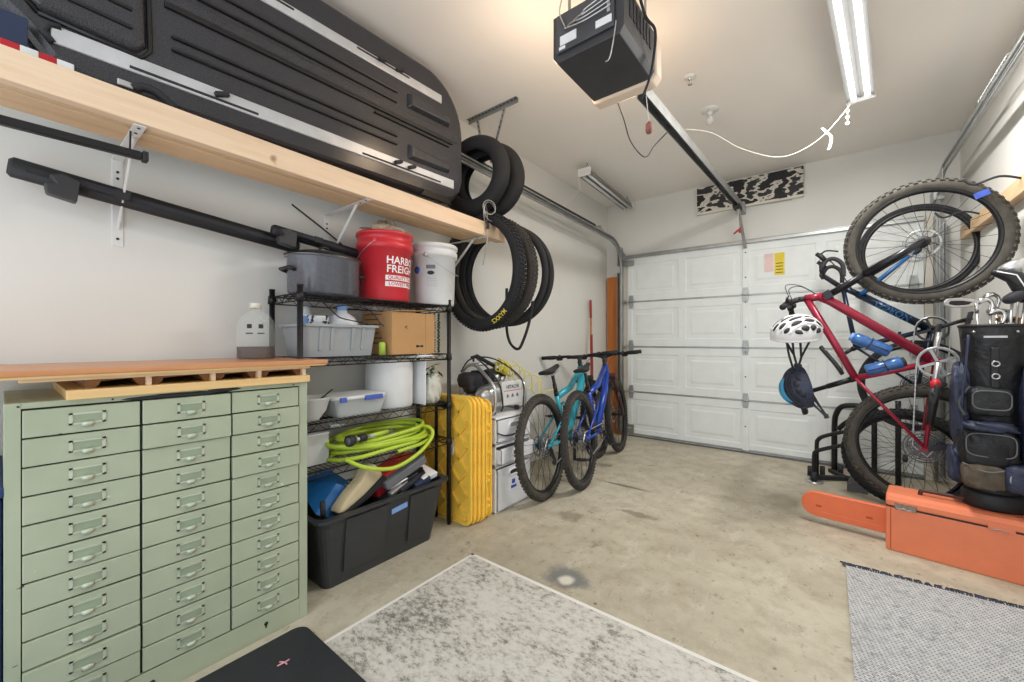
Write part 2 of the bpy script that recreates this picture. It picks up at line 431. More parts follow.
# ============================================================ THE ROOM
WL, WR, YB, YR, ZC = -2.19, 0.81, 4.70, -0.75, 2.80
struct(MB().box(WL - 0.1, WR + 0.1, YR, YB + 0.1, -0.1, 0).build('floor', 'concrete'))
struct(MB().box(WL - 0.1, WR + 0.1, YR, YB + 0.1, ZC, ZC + 0.1).build('ceiling', 'ceiling_paint'))
struct(MB().box(WL - 0.1, WL, YR, YB + 0.1, 0, ZC).build('wall_left', 'wall_paint'))
struct(MB().box(WR, WR + 0.1, YR, YB + 0.1, 0, ZC).build('wall_right', 'wall_paint'))
DX0, DX1, DZ = -1.905, 0.60, 2.125
b = MB(); b.box(WL, DX0 + 0.03, YB, YB + 0.1, 0, ZC); b.box(DX1 - 0.03, WR, YB, YB + 0.1, 0, ZC); b.box(DX0 + 0.03, DX1 - 0.03, YB, YB + 0.1, DZ - 0.03, ZC)
struct(b.build('wall_back', 'wall_paint'))
# sectional garage door
door = thing('door_1', (0, 0, 0), None, None); door['kind'] = 'structure'
door.matrix_world = Matrix.Translation((-0.65, YB - 0.02, 0)); WM[door] = door.matrix_world.copy()
SH = DZ / 4
for k in range(4):
    b = MB(); z0 = k * SH + 0.003; z1 = (k + 1) * SH - 0.003; yf = YB - 0.045
    b.box(DX0, DX1, yf + 0.012, YB - 0.002, z0, z1)
    # face with four raised fields
    xs = [DX0]; gap = 0.075; stile = 0.05; pw = (DX1 - DX0 - 2 * stile - 3 * gap - 2 * 0.02) / 4
    x = DX0 + stile
    for q in range(4):
        xa, xb = x, x + pw; x = xb + gap
        za, zb = z0 + 0.085, z1 - 0.085
        rings = [(0, 0), (0.010, 0.0045), (0.05, 0.0045), (0.07, 0.0)]
        vs = []
        for (d, dep) in rings:
            vs += [V(xa + d, yf + dep, za + d), V(xb - d, yf + dep, za + d), V(xb - d, yf + dep, zb - d), V(xa + d, yf + dep, zb - d)]
        fs = [(4 * r + i, 4 * r + (i + 1) % 4, 4 * r + 4 + (i + 1) % 4, 4 * r + 4 + i) for r in range(3) for i in range(4)] + [(12, 13, 14, 15)]
        b.add(vs, fs)
        # rails and stiles around it at face level
        b.add([V(xa, yf, z0), V(xb, yf, z0), V(xb, yf, za), V(xa, yf, za)], [(0, 1, 2, 3)]); b.add([V(xa, yf, zb), V(xb, yf, zb), V(xb, yf, z1), V(xa, yf, z1)], [(0, 1, 2, 3)])
        if q == 0: b.add([V(DX0, yf, z0), V(xa, yf, z0), V(xa, yf, z1), V(DX0, yf, z1)], [(0, 1, 2, 3)])
        xe = x if q < 3 else DX1
        b.add([V(xb, yf, z0), V(xe, yf, z0), V(xe, yf, z1), V(xb, yf, z1)], [(0, 1, 2, 3)])
    for zz in (z0, z1): b.add([V(DX0, yf, zz), V(DX1, yf, zz), V(DX1, yf + 0.02, zz), V(DX0, yf + 0.02, zz)], [(0, 1, 2, 3)])
    b.build('door_section', 'door', door)
    if k:
        MB().box(DX0 + 0.01, DX1 - 0.01, yf - 0.006, yf, z0 - 0.012, z0 + 0.006).build('section_joint_strip', 'steel', door, bevel=0.002)
b = MB(); b.box(DX0, DX1, YB - 0.075, YB - 0.045, DZ - 0.015, DZ + 0.015); b.box(DX0, DX1, YB - 0.085, YB - 0.045, DZ + 0.015, DZ + 0.019); b.build('top_strut', 'steel', door)
MB().box(DX0, DX1, YB - 0.06, YB - 0.02, 0.0, 0.015).build('bottom_seal', 'glovegrey', door)
MB().box(DX0, DX1, YB - 0.052, YB - 0.045, 0.022, 0.04).build('bottom_retainer', 'steel', door)
MB().box(-0.695, -0.64, YB - 0.06, YB - 0.045, 0.03, DZ - 0.02).build('center_stile', 'door', door, bevel=0.003)
def hinge(x, z, roller=False):
    h = MB(); yy = YB - 0.063
    h.prism([(-0.022, -0.075), (0.022, -0.075), (0.03, -0.02), (0.03, 0.02), (0.022, 0.075), (-0.022, 0.075), (-0.03, 0.02), (-0.03, -0.02)], 0.003, Matrix.Translation((x, yy, z)))
    h.cyl((x - 0.03, yy - 0.004, z), (x + 0.03, yy - 0.004, z), 0.008, 10)
    for s_ in (-0.055, 0.055): h.cyl((x, yy - 0.006, z + s_), (x, yy, z + s_), 0.006, 8)
    if roller: h.cyl((x - 0.07, yy - 0.02, z), (x, yy - 0.02, z), 0.005, 8); h.cyl((x - 0.075, yy - 0.02, z), (x - 0.06, yy - 0.02, z), 0.02, 14)
    h.build('hinge', 'steel', door)
for k in (1, 2, 3):
    hinge(-0.667, k * SH)
    hinge(DX0 + 0.05, k * SH, True); hinge(DX1 - 0.06, k * SH)
b = MB(); b.box(DX0 + 0.0, DX0 + 0.08, YB - 0.06, YB - 0.045, 0.04, 0.14); b.cyl((DX0 - 0.03, YB - 0.07, 0.1), (DX0 + 0.05, YB - 0.07, 0.1), 0.008); b.build('bottom_bracket', 'steel', door)
b = MB(); b.box(DX0 + 0.0, DX0 + 0.08, YB - 0.075, YB - 0.045, DZ - 0.10, DZ - 0.04); b.cyl((DX0 - 0.04, YB - 0.09, DZ - 0.05), (DX0 + 0.05, YB - 0.09, DZ - 0.05), 0.008); b.build('top_bracket', 'steel', door)
for k in range(8):
    h = MB(); zz = 0.27 + 0.25 * k; h.cyl((-0.667, YB - 0.064, zz), (-0.667, YB - 0.058, zz), 0.007, 8); h.build('bolt', 'ink', door)
struct(MB().box(DX0 - 0.055, DX0 - 0.005, YB - 0.03, YB, 0, DZ + 0.02).build('trim_1', 'cream'))
struct(MB().box(DX1 + 0.005, DX1 + 0.055, YB - 0.03, YB, 0, DZ + 0.02).build('trim_2', 'cream'))

# door papers
o = MB().box(*(lambda a, c: (a.x, c.x, YB - 0.0475, YB - 0.0455, c.z, a.z))(P(765, 255, Y=YB), P(774, 272, Y=YB))).build('warning_sticker', 'pinktag'); tag(o, 'small pale pink paper sticker on the garage door beside the yellow one', 'sticker')
a, c = P(775, 254, Y=YB), P(785, 275, Y=YB)
o = MB().box(a.x, c.x, YB - 0.0475, YB - 0.0455, c.z, a.z).build('warning_sticker', 'yellowtag'); tag(o, 'small yellow paper warning sticker on the garage door', 'sticker')
for k in range(4):
    MB().box(a.x + 0.01, c.x - 0.012, YB - 0.0485, YB - 0.0476, c.z + 0.02 + 0.03 * k, c.z + 0.027 + 0.03 * k).build('printed_line', 'ink', o)

# ============================================================ DOOR TRACKS
def track_profile_path(path, side, name, parent, wdt=0.05):
    b = MB()
    # C-channel approximated by a web and two rolled lips following the path
    n = len(path)
    b.tube(path, 0.004, 6)
    for off in (-wdt / 2, wdt / 2):
        q = []
        for i, p in enumerate(path):
            t = (path[min(i + 1, n - 1)] - path[max(i - 1, 0)]).normalized()
            nn = Vector((1, 0, 0)).cross(t)
            q.append(p + nn * off)
        b.tube(q, 0.008, 8)
        if off < 0: qa = q
        else: qb = q
    vs = [v + Vector((side * 0.018, 0, 0)) for v in qa] + [v + Vector((side * 0.018, 0, 0)) for v in qb]
    N = len(qa); b.add(vs, [(i, i + 1, N + i + 1, N + i) for i in range(N - 1)])
    for q in (qa, qb):
        vs = list(q) + [v + Vector((side * 0.018, 0, 0)) for v in q]; b.add(vs, [(i, i + 1, N + i + 1, N + i) for i in range(N - 1)])
    return b.build(name, 'steel', parent)
def door_track(X, side, zh, zslope, name_lbl, yend):
    t = thing('door_track', (X, YB - 0.1, 0), name_lbl, 'garage door track')
    r = 0.30; yv = YB - 0.09
    path = [V(X, yv, 0.03), V(X, yv, 1.0), V(X, yv, zh - r)]
    for i in range(1, 9):
        a = pi / 2 * i / 8; path.append(V(X, yv - r + r * math.cos(a), zh - r + r * math.sin(a)))
    y1 = yend; path.append(V(X, (yv - r + y1) / 2, zh + zslope / 2)); path.append(V(X, y1, zh + zslope))
    track_profile_path(path, side, 'track_rail', t)
    MB().box(X + side * 0.0, X + side * 0.05, YB - 0.05, YB - 0.046, 0.05, zh - r - 0.05).box(X + side * 0.046, X + side * 0.05, YB - 0.12, YB - 0.046, 0.05, zh - r - 0.05).build('wall_angle', 'steel', t)
    return t, path
tl, pl = door_track(-1.955, -1, 2.30, 0.10, 'galvanized garage door track curving up the left side of the door', 0.9)
# flag bracket, pulley, cable and spring rod
b = MB(); b.prism([(0, 0), (0.09, 0.0), (0.09, 0.12), (0.03, 0.2), (0, 0.2)], 0.004, Matrix.Translation((-1.99, YB - 0.09, 2.02)))
b.box(-1.985, -1.98, YB - 0.16, YB - 0.0, 2.02, 2.26); b.build('flag_bracket', 'steel', tl)
b = MB(); b.tube([(-1.99, 1.2, 2.44), (-1.99, 3.96, 2.375)], 0.016, 10); b.build('extension_spring', 'blackpl', tl)
b = MB(); b.cyl((-2.0, 4.06, 2.36), (-1.97, 4.06, 2.36), 0.035, 20); b.box(-2.01, -2.0, 3.94, 4.1, 2.34, 2.385); b.build('pulley', 'steel', tl)
b = MB(); b.tube([(-1.98, 4.07, 2.39), (-1.98, YB - 0.1, 2.19)], 0.003, 6); b.tube([(-1.975, YB - 0.1, 2.19), (-1.93, YB - 0.08, 0.15)], 0.002, 6); b.build('lift_cable', 'steel', tl)
tr, pr = door_track(0.665, 1, 2.43, 0.01, 'galvanized garage door track curving up the right side of the door', 0.6)
b = MB(); b.tube([(0.70, 1.0, 2.54), (0.70, 3.05, 2.525)], 0.013, 10); b.tube([(0.70, 3.55, 2.52), (0.70, 4.35, 2.50)], 0.013, 10)
b.build('spring_rod', 'steel', tr)
b = MB(); pts = [V(0.70 + 0.022 * math.cos(i * pi / 4), 3.05 + 0.5 * i / 96, 2.522 + 0.022 * math.sin(i * pi / 4)) for i in range(97)]; b.tube(pts, 0.005, 6); b.build('extension_spring', 'steel', tr)
b = MB(); b.box(0.64, 0.70, YB - 0.16, YB, 2.24, 2.32); b.box(0.655, 0.66, YB - 0.36, YB, 2.28, 2.42); b.build('flag_bracket', 'steel', tr)
# ceiling angle and hanger straps
t = thing('track_hanger', (-1.95, 2.2, 2.8), 'perforated steel angle on the ceiling with two hanging straps above the tires', 'hanger bracket')
def perf(a, bb, wd, thk, holes, name, par, up=(0, 0, 1)):
    a = Vector(a); bb = Vector(bb); q = MB(); q.beam(a, bb, wd, thk, up)
    o_ = q.build(name, 'steel', par); h = MB(); d = (bb - a)
    x = d.normalized(); y = Vector(up).cross(x).normalized(); z = x.cross(y)
    for i in range(holes):
        c = a + d * ((i + 0.5) / holes); h.beam(c - x * 0.007, c + x * 0.007, wd * 0.32, thk + 0.0016, up)
    h.build('hole_row', 'ink', o_)
perf((-2.15, 2.2, 2.785), (-1.68, 2.2, 2.785), 0.004, 0.035, 14, 'ceiling_angle', t, (0, 0, 1))
perf((-2.15, 2.19, 2.797), (-1.68, 2.19, 2.797), 0.03, 0.004, 14, 'ceiling_flange', t, (0, 0, 1))
perf((-2.06, 2.2, 2.775), (-1.99, 2.2, 2.42), 0.022, 0.003, 10, 'strap', t, (0, 1, 0))
perf((-1.80, 2.2, 2.775), (-1.93, 2.2, 2.42), 0.022, 0.003, 10, 'strap', t, (0, 1, 0))

# ============================================================ OPENER
t = thing('garage_door_opener', (-0.80, 1.70, 2.36), 'grey garage door opener with a light cover hanging near the ceiling', 'garage door opener')
OZ = 2.36
ot = Matrix.Translation((-0.808, 1.712, OZ))
b = MB(); 
prof = [(-0.165, 0.03), (-0.145, 0.0), (0.145, 0.0), (0.165, 0.03), (0.165, 0.21), (-0.165, 0.21)]
b.prism(prof, 0.36, ot @ Matrix.Translation((0, -0.18, 0))); b.build('housing', 'openerbody', t, bevel=0.004)
b = MB(); b.box(-0.14, 0.13, -0.192, -0.18, 0.035, 0.20, ot); b.build('rear_panel', 'screen', t, bevel=0.003)
b = MB()
for k in range(7): b.box(0.166, 0.168, -0.12 + k * 0.038, -0.10 + k * 0.038, 0.1, 0.19, ot)
b.build('side_vents', 'ink', t)
b = MB(); 
for q in ((0.05, 0.12, 0.055, 0.085), (-0.12, -0.04, 0.06, 0.10), (-0.125, -0.095, 0.042, 0.055)):
    b = MB(); b.box(q[0], q[1], -0.195, -0.192, q[2], q[3], ot); b.build('service_label', 'paper', t)
b = MB(); b.box(0.1, 0.112, -0.195, -0.192, 0.10, 0.19, ot); b.build('terminal_strip', 'silver', t)
b = MB(); b.prism([(-0.165, 0.02), (-0.15, -0.012), (0.15, -0.012), (0.175, 0.02), (0.175, 0.20), (-0.165, 0.20)], 0.075, ot @ Matrix.Translation((0, 0.18, 0))); b.build('light_cover', 'lens', t, bevel=0.012, seg=3)
for dx, dy in ((-0.12, -0.13), (0.13, -0.13), (-0.12, 0.13), (0.13, 0.13)):
    b = MB(); b.beam((-0.80 + dx, 1.715 + dy, OZ + 0.205), (-0.80 + dx, 1.715 + dy, ZC), 0.022, 0.003, (1, 0, 0)); b.build('hanger_strap', 'steel', t)
# rail
RA, RB = V(-0.735, 1.97, 2.40), V(-0.704, 4.60, 2.50)
b = MB(); b.beam(RA, RB, 0.045, 0.006); b.beam(RA - V(0.0225, 0, 0.028), RB - V(0.0225, 0, 0.028), 0.004, 0.06); b.beam(RA - V(-0.0225, 0, 0.028), RB - V(-0.0225, 0, 0.028), 0.004, 0.06); b.build('drive_rail', 'steel', t)
b = MB(); b.beam(RA - V(0, 0, 0.03), RB - V(0, 0, 0.03), 0.012, 0.02); b.build('drive_chain', 'ink', t)
b = MB(); b.box(-0.74, -0.67, YB - 0.12, YB, 2.42, 2.52); b.build('header_bracket', 'steel', t)
perf(P(748, 205, Y=YB - 0.01), P(792, 198, Y=YB - 0.01), 0.004, 0.035, 12, 'header_strip', t)
b = MB(); p = P(783, 196, Y=YB - 0.03); b.cbox(p, 0.07, 0.03, 0.045); b.build('wall_junction', 'blackpl', t, bevel=0.004)
# trolley arm and red release handle
b = MB(); b.cbox((-0.705, YB - 0.28, 2.425), 0.06, 0.14, 0.03); b.build('trolley', 'ink', t)
b = MB(); b.beam((-0.70, YB - 0.27, 2.42), (-0.667, YB - 0.07, 2.06), 0.03, 0.005, (0, 1, 0)); b.build('door_arm', 'steel', t)
pA = V(-0.70, YB - 0.26, 2.41); 
rp = thing('release_handle', pA - V(0, 0, 0.2), 'red plastic handle on a cord under the opener rail at the door', 'pull handle')
b = MB(); b.tube(smooth([pA, pA + V(0.0, 0, -0.10), pA + V(0.01, 0.0, -0.2)], 4), 0.003, 6); b.build('cord', 'cream', rp)
b = MB(); q = pA + V(0.01, 0, -0.2); b.tube([q + V(-0.05, 0, -0.035), q + V(-0.02, 0, -0.01), q + V(0.005, 0, 0), q + V(0.012, 0, 0.02)], [0.007, 0.011, 0.014, 0.008], 8); b.tube([q, q + V(0.008, 0, -0.03)], 0.012, 8); b.build('grip', 'redrope', rp)
# weighted pull
p = P(649, 128, Y=1.98)
rp = thing('parking_pull', p, 'small dusty pink weight hanging on a white cord under the opener', 'pull weight')
b = MB(); b.tube([p + V(0, 0, 0.03), V(p.x - 0.02, p.y, 2.40)], 0.0018, 6); b.build('cord', 'paper', rp)
b = MB(); b.lathe([(0, 0.03), (0.008, 0.03), (0.016, 0.02), (0.017, -0.012), (0.012, -0.026), (0, -0.028)], p, 14); b.build('weight', mat('dusty_pink_weight', '#8E5C56', 0.7, var=0.4, vs=40), rp)
# cords
def cord(name, pts, r, m, label, cat='cord', n=8):
    return tag(MB().tube(smooth(pts, n), r, 6).build(name, m), label, cat)
cord('opener_cable', [V(-0.625, 1.60, 2.62), P(645, 15, Y=1.7), P(655, 30, Y=1.75), P(654, 55, Y=1.8), P(649, 80, Y=1.84), P(641, 100, Y=1.86)], 0.006, 'ink', 'thick black cable looping off the right side of the opener')
cord('sensor_wire', [V(-0.86, 1.975, 2.36), P(624, 120, Y=2.1), P(631, 142, Y=2.2), P(645, 157, Y=2.3), P(655, 145, Y=2.4), P(672, 128, Y=2.5), V(-0.72, 2.55, 2.43)], 0.003, 'ink', 'thin dark wire hanging in a loop between opener and rail')
cord('light_cord', [V(-0.70, 2.6, 2.43), P(712, 133, Y=2.8), P(740, 148, Y=3.0), P(775, 157, Y=3.15), P(800, 151, Y=3.25), P(826, 133, Y=3.35), P(853, 101, Y=3.43)], 0.0019, 'cream', 'white light cord drooping from the opener rail to the lit fixture', 'power cord')
p0 = P(822, 128, Y=3.3)
b = MB(); pts = smooth([p0, p0 + V(0.02, 0, -0.03), p0 + V(0.045, 0, -0.07), p0 + V(0.04, 0, -0.13), p0 + V(0.03, 0, -0.15)], 5)
vs = [q + V(-0.007, 0, 0) for q in pts] + [q + V(0.008, 0.004, 0) for q in pts]; N = len(pts); b.add(vs, [(i, i + 1, N + i + 1, N + i) for i in range(N - 1)])
tag(b.build('cord_tag', 'cream', solid=0.002), 'white paper strip hanging from the drooping light cord', 'paper strip')
# rear panel wires
b = MB()
for k in range(4):
    b.tube(smooth([V(-0.90 + 0.01 * k, 1.518, OZ + 0.13), V(-0.89 + 0.03 * k, 1.505, OZ + 0.115 + 0.01 * k), V(-0.80, 1.50, OZ + 0.10 + 0.015 * k), V(-0.69, 1.515, OZ + 0.12 + 0.02 * k)], 6), 0.0028, 6)
b.tube(smooth([V(-0.90, 1.51, OZ + 0.13), V(-0.92, 1.50, OZ + 0.2), V(-0.88, 1.5, OZ + 0.27), V(-0.80, 1.53, OZ + 0.25)], 6), 0.003, 6)
b.tube(smooth([V(-0.665, 1.51, OZ + 0.04), V(-0.67, 1.50, OZ - 0.03), V(-0.69, 1.505, OZ - 0.10), V(-0.71, 1.51, OZ - 0.105)], 6), 0.0025, 6)
b.build('panel_wires', 'silver', t)

# ============================================================ SHOP LIGHTS
def shop_light(A, B, wd, lit, label):
    A = Vector(A); B = Vector(B); t = thing('shop_light', (A + B) / 2, label, 'ceiling light')
    x = (B - A).normalized(); y = Vector((0, 0, 1)).cross(x).normalized(); z = x.cross(y); L = (B - A).length
    m = Matrix((x, y, z)).transposed().to_4x4(); m.translation = A
    b = MB(); h = wd / 2
    pr_ = [(-h, -0.02), (-h * 0.55, 0.02), (-0.03, 0.025), (-0.03, 0.045), (0.03, 0.045), (0.03, 0.025), (h * 0.55, 0.02), (h, -0.02), (h * 0.5, 0.008), (0.02, 0.004), (0.0, -0.008), (-0.02, 0.004), (-h * 0.5, 0.008)]
    rot = Matrix(((0, 1, 0, 0), (1, 0, 0, 0), (0, 0, 1, 0), (0, 0, 0, 1)))
    b.prism(pr_, L, m @ rot); b.build('reflector', 'reflector', t)
    for e in (0, L):
        b = MB(); b.box(e - 0.012 if e == 0 else e, e if e == 0 else e + 0.012, -h - 0.004, h + 0.004, -0.03, 0.045, m); b.build('end_cap', 'white', t, bevel=0.003)
    for s_ in (-1, 1):
        b = MB(); b.cyl(m @ V(0.03, s_ * h * 0.5, -0.014), m @ V(L - 0.03, s_ * h * 0.5, -0.014), 0.014, 14); b.build('lamp_tube', 'tube' if lit else 'whitepl', t)
    for e in (0.06, L - 0.06):
        b = MB(); c = m @ V(e, 0, 0.045); top = V(c.x, c.y, ZC)
        b.tube([c + y * 0.03, top], 0.002, 5); b.tube([c - y * 0.03, top], 0.002, 5); b.tube([top + V(0, 0, -0.004), top], 0.006, 6); b.build('hanger', 'ink' if not lit else 'white', t)
    return t
shop_light((0.045, 2.22, 2.70), (0.155, 3.42, 2.70), 0.135, True, 'lit white twin tube shop light on the ceiling at the right')
shop_light((-1.79, 3.36, 2.69), (-1.85, 4.56, 2.69), 0.12, False, 'unlit white shop light near the left corner of the ceiling')
cord('light_cord', [P(578, 178, Y=3.4), P(580, 188, Y=3.4), P(574, 198, Y=3.5), P(562, 208, X=-1.99), P(556, 212, X=-1.99)], 0.003, 'paper', 'thin white cord dropping from the unlit fixture to the track', 'power cord')
# chain at the near end of lit light
b = MB(); c = V(0.10, 3.44, 2.68)
for i in range(7): b.torus(c + V(-0.01, 0.005, -0.02 * i), (1, 0, 0) if i % 2 else (0, 1, 0), 0.009, 0.0022, 12, 6)
tag(b.build('pull_chain', 'cream'), 'short white pull chain hanging off the end of the lit fixture', 'pull chain')
# sprinkler heads
def sprink(px, py, r, label, big):
    p = P(px, py, Z=ZC); t = thing('ceiling_sprinkler', p, label, 'sprinkler')
    b = MB(); b.lathe([(0, -0.004), (r * 0.5, -0.012), (r, -0.004), (r, 0)], p, 28); b.build('escutcheon', 'white', t)
    b = MB(); b.cyl(p, p + V(0, 0, -0.04 if big else -0.02), 0.018 if big else 0.010, 14)
    if big: b.blob(p + V(0, 0, -0.075), 0.024, 0.024, 0.035)
    else: b.torus(p + V(0, 0, -0.03), (1, 0.4, 0), 0.014, 0.003, 16, 6); b.cyl(p + V(0, 0, -0.045), p + V(0, 0, -0.047), 0.014, 12)
    b.build('head', 'whitepl' if big else 'chrome', t)
sprink(690, 77, 0.035, 'small chrome sprinkler head in the middle of the ceiling', False)
sprink(710, 110, 0.06, 'white round ceiling fitting with a hanging bulb beside the opener rail', True)

# ============================================================ PICTURE ABOVE DOOR
t = thing('canvas_print', (-0.66, YB - 0.02, 2.5), 'long black and white abstract print mounted above the garage door', 'artwork')
PX0, PX1, PZ0, PZ1 = -1.13, -0.195, 2.51, 2.775
MB().box(PX0, PX1, YB - 0.035, YB, PZ0, PZ1).build('canvas', 'print', t)
b = MB(); b.box(PX0, PX1, YB - 0.04, YB - 0.0, PZ0 - 0.022, PZ0); b.build('lower_frame_edge', 'cream', t)

# ============================================================ CABINET
CX, CY0, CY1, CZ = -1.693, 0.006, 0.785, 0.964
t = thing('drawer_cabinet', (-1.93, 0.4, 0), 'pale green metal cabinet with three columns of small labelled drawers', 'cabinet')
b = MB(); b.box(-2.16, CX - 0.0122, CY0, CY1, 0.0, CZ); b.build('body', 'green', t, bevel=0.003)
COLS = [(0.037, 0.271), (0.277, 0.512), (0.518, 0.749)]
NR = 11; ZT, ZB = 0.945, 0.089
b = MB()   # face frame
b.box(CX - 0.012, CX, CY0, COLS[0][0] - 0.002, 0, CZ); b.box(CX - 0.012, CX, COLS[2][1] + 0.004, CY1, 0, CZ)
b.box(CX - 0.012, CX, COLS[0][0] - 0.002, COLS[2][1] + 0.004, ZT + 0.003, CZ); b.box(CX - 0.012, CX, COLS[0][0] - 0.002, COLS[2][1] + 0.004, 0, ZB - 0.004)
b.build('face_frame', 'green', t, bevel=0.0015)
MB().box(CX - 0.012, CX - 0.0105, COLS[0][0] - 0.002, COLS[2][1] + 0.004, ZB - 0.004, ZT + 0.003).build('drawer_gap', 'gap', t)
dh = (ZT - ZB) / NR
proj = {(0, 9): 0.008, (1, 0): 0.007, (1, 1): 0.012, (2, 1): 0.008, (2, 3): 0.010, (2, 6): 0.006}
for ci, (ya, yb) in enumerate(COLS):
    for k in range(NR):
        zt = ZT - k * dh - 0.0022; zb = ZT - (k + 1) * dh + 0.0022; e = proj.get((ci, k), R.uniform(0, 0.003))
        tilt = R.uniform(-0.0012, 0.0012)
        b = MB(); xf = CX + 0.001 + e
        b.add([V(x, y, z + (tilt if y == yb else 0)) for x in (CX - 0.011, xf) for y in (ya, yb) for z in (zb, zt)], [(0, 1, 3, 2), (4, 6, 7, 5), (0, 4, 5, 1), (2, 3, 7, 6), (0, 2, 6, 4), (1, 5, 7, 3)])
        d = b.build('drawer', 'green', t, bevel=0.002)
        yc = (ya + yb) / 2 + 0.004; zc = (zt + zb) / 2 + 0.002; hw, hh, bw = 0.037, 0.0165, 0.005
        f = MB(); x1 = xf + 0.0028
        f.box(xf, x1, yc - hw, yc + hw, zc + hh - bw, zc + hh); f.box(xf, x1, yc - hw, yc + hw, zc - hh, zc - hh + bw)
        f.box(xf, x1, yc - hw, yc - hw + bw * 1.5, zc - hh, zc + hh); f.box(xf, x1, yc + hw - bw * 1.5, yc + hw, zc - hh, zc + hh)
        for sy in (-1, 1):
            for sz in (-1, 1): f.cyl((x1, yc + sy * (hw - 0.005), zc + sz * (hh - 0.006)), (x1 + 0.0016, yc + sy * (hw - 0.005), zc + sz * (hh - 0.006)), 0.0022, 8)
        f.build('label_frame', 'nickel', d)
        MB().box(xf, xf + 0.0008, yc - hw + bw * 1.5, yc + hw - bw * 1.5, zc - hh + bw, zc + hh - bw).build('label_backing', 'card', d)  # added sheet, its darker green stands in for shade within the frame
        g = MB(); pts = arc((xf + 0.002, yc, zc - hh + 0.006), 0.0125, 0, pi, 8, (0, 1, 0), (1, 0, 0))
        vs = [q for q in pts] + [q + V(-0.004 if i not in (0, 8) else 0, 0, -0.013) for i, q in enumerate(pts)]
        N = len(pts); g.add(vs, [(i, i + 1, N + i + 1, N + i) for i in range(N - 1)] + [tuple(range(N - 1, -1, -1))], True); g.build('pull', 'nickel', d, solid=0.0015)
b = MB(); b.blob((CX + 0.001, 0.37, 0.951), 0.0015, 0.12, 0.007, 1, 20, 8, 0.2, 4); b.blob((CX + 0.001, 0.50, 0.957), 0.002, 0.045, 0.006, 1, 16, 8, 0.2, 9); b.build('chipped_edge', 'chip', t)
for y, z in ((0.30, 0.045), (0.63, 0.05)):
    b = MB(); b.cyl((CX, y, z), (CX + 0.0015, y, z), 0.007, 12); b.box(CX, CX + 0.0015, y - 0.003, y + 0.003, z - 0.016, z); b.build('keyhole', 'ink', t)
for y in (0.03, 0.21, 0.49, 0.73):
    MB().cyl((CX, y, 0.955), (CX + 0.001, y, 0.955), 0.0028, 8).build('rivet', 'ink', t)

# timber stack on the cabinet
tag(MB().box(-2.14, CX + 0.022, 0.115, 0.786, CZ, CZ + 0.027).build('timber_plank', 'yellow_pine', bevel=0.002), 'yellow pine plank lying directly on the green cabinet', 'plank')
t = thing('workbench_top', (-1.93, 0.3, CZ + 0.036), 'long reddish brown wooden tabletop raised on blocks above the green cabinet', 'tabletop')
Z0 = CZ + 0.027
MB().box(-2.16, CX + 0.033, -0.45, 0.856, 1.035, 1.052).build('top_board', 'top_wood', t, bevel=0.003)
MB().box(-2.16, CX + 0.028, -0.45, 0.850, 1.0285, 1.035).build('edge_ply', 'yellow_pine', t)
MB().box(-2.14, CX + 0.015, 0.03, 0.79, 1.018, 1.0285).build('under_board', 'pine', t, bevel=0.002)
for k, (ya, yb) in enumerate(((0.155, 0.285), (0.30, 0.455), (0.47, 0.60), (0.615, 0.765))):
    b = MB(); pts = [(ya, Z0), (yb, Z0)] + [(yb, 1.018), (ya, 1.018)]
    n_ = 8; pts = [(ya, 1.018), (ya, Z0), (ya + 0.012, Z0)]
    pts += [(ya + 0.012 + 0.02 * math.sin(i / n_ * pi / 2) * 1.0, Z0 + 0.024 * (1 - math.cos(i / n_ * pi / 2))) for i in range(n_)]
    pts += [(yb - 0.03, Z0 + 0.024), (yb - 0.012, Z0), (yb, Z0), (yb, 1.018)]
    mrot = Matrix(((0, -1, 0, CX - 0.02), (1, 0, 0, 0), (0, 0, 1, 0), (0, 0, 0, 1)))
    b.prism(pts, 0.40, mrot); b.build('spacer_block', 'dark_wood', t)
    MB().box(CX - 0.022, CX - 0.0, yb + 0.001, yb + 0.014, Z0, 1.018).build('support_block', 'pine2', t)

# glass jug
p = V(-1.99, 0.70, 1.053); t = thing('glass_jug', p, 'clear glass jug with dark brown liquid standing on the wooden tabletop', 'jug')
b = MB(); b.lathe([(0, 0), (0.07, 0), (0.074, 0.008), (0.074, 0.13), (0.068, 0.165), (0.045, 0.195), (0.022, 0.21), (0.02, 0.225)], p, 32); b.build('bottle', 'glass', t)
b = MB(); b.lathe([(0, 0.003), (0.069, 0.003), (0.071, 0.01), (0.071, 0.052), (0, 0.052)], p, 32); b.build('liquid', 'syrup', t)
b = MB(); b.lathe([(0, 0.243), (0.021, 0.243), (0.023, 0.238), (0.023, 0.222), (0.02, 0.22)], p, 20); b.build('cap', 'cream', t)
b = MB(); b.torus(p + V(0.0, 0.035, 0.185), (1, 0, 0), 0.018, 0.005, 18, 8); b.build('finger_loop', 'glass', t)
b = MB()
for k, (dy, dz) in enumerate(((-0.012, 0.14), (0.03, 0.14), (-0.012, 0.11), (0.03, 0.11))):
    a = -0.5 + dy / 0.074; b.cbox(p + V(0.0745 * math.cos(a), 0.0745 * math.sin(a), dz), 0.001, 0.018 if k < 2 else 0.026, 0.018 if k < 2 else 0.005, (0, 0, a))
b.build('printed_mark', 'ink', t)
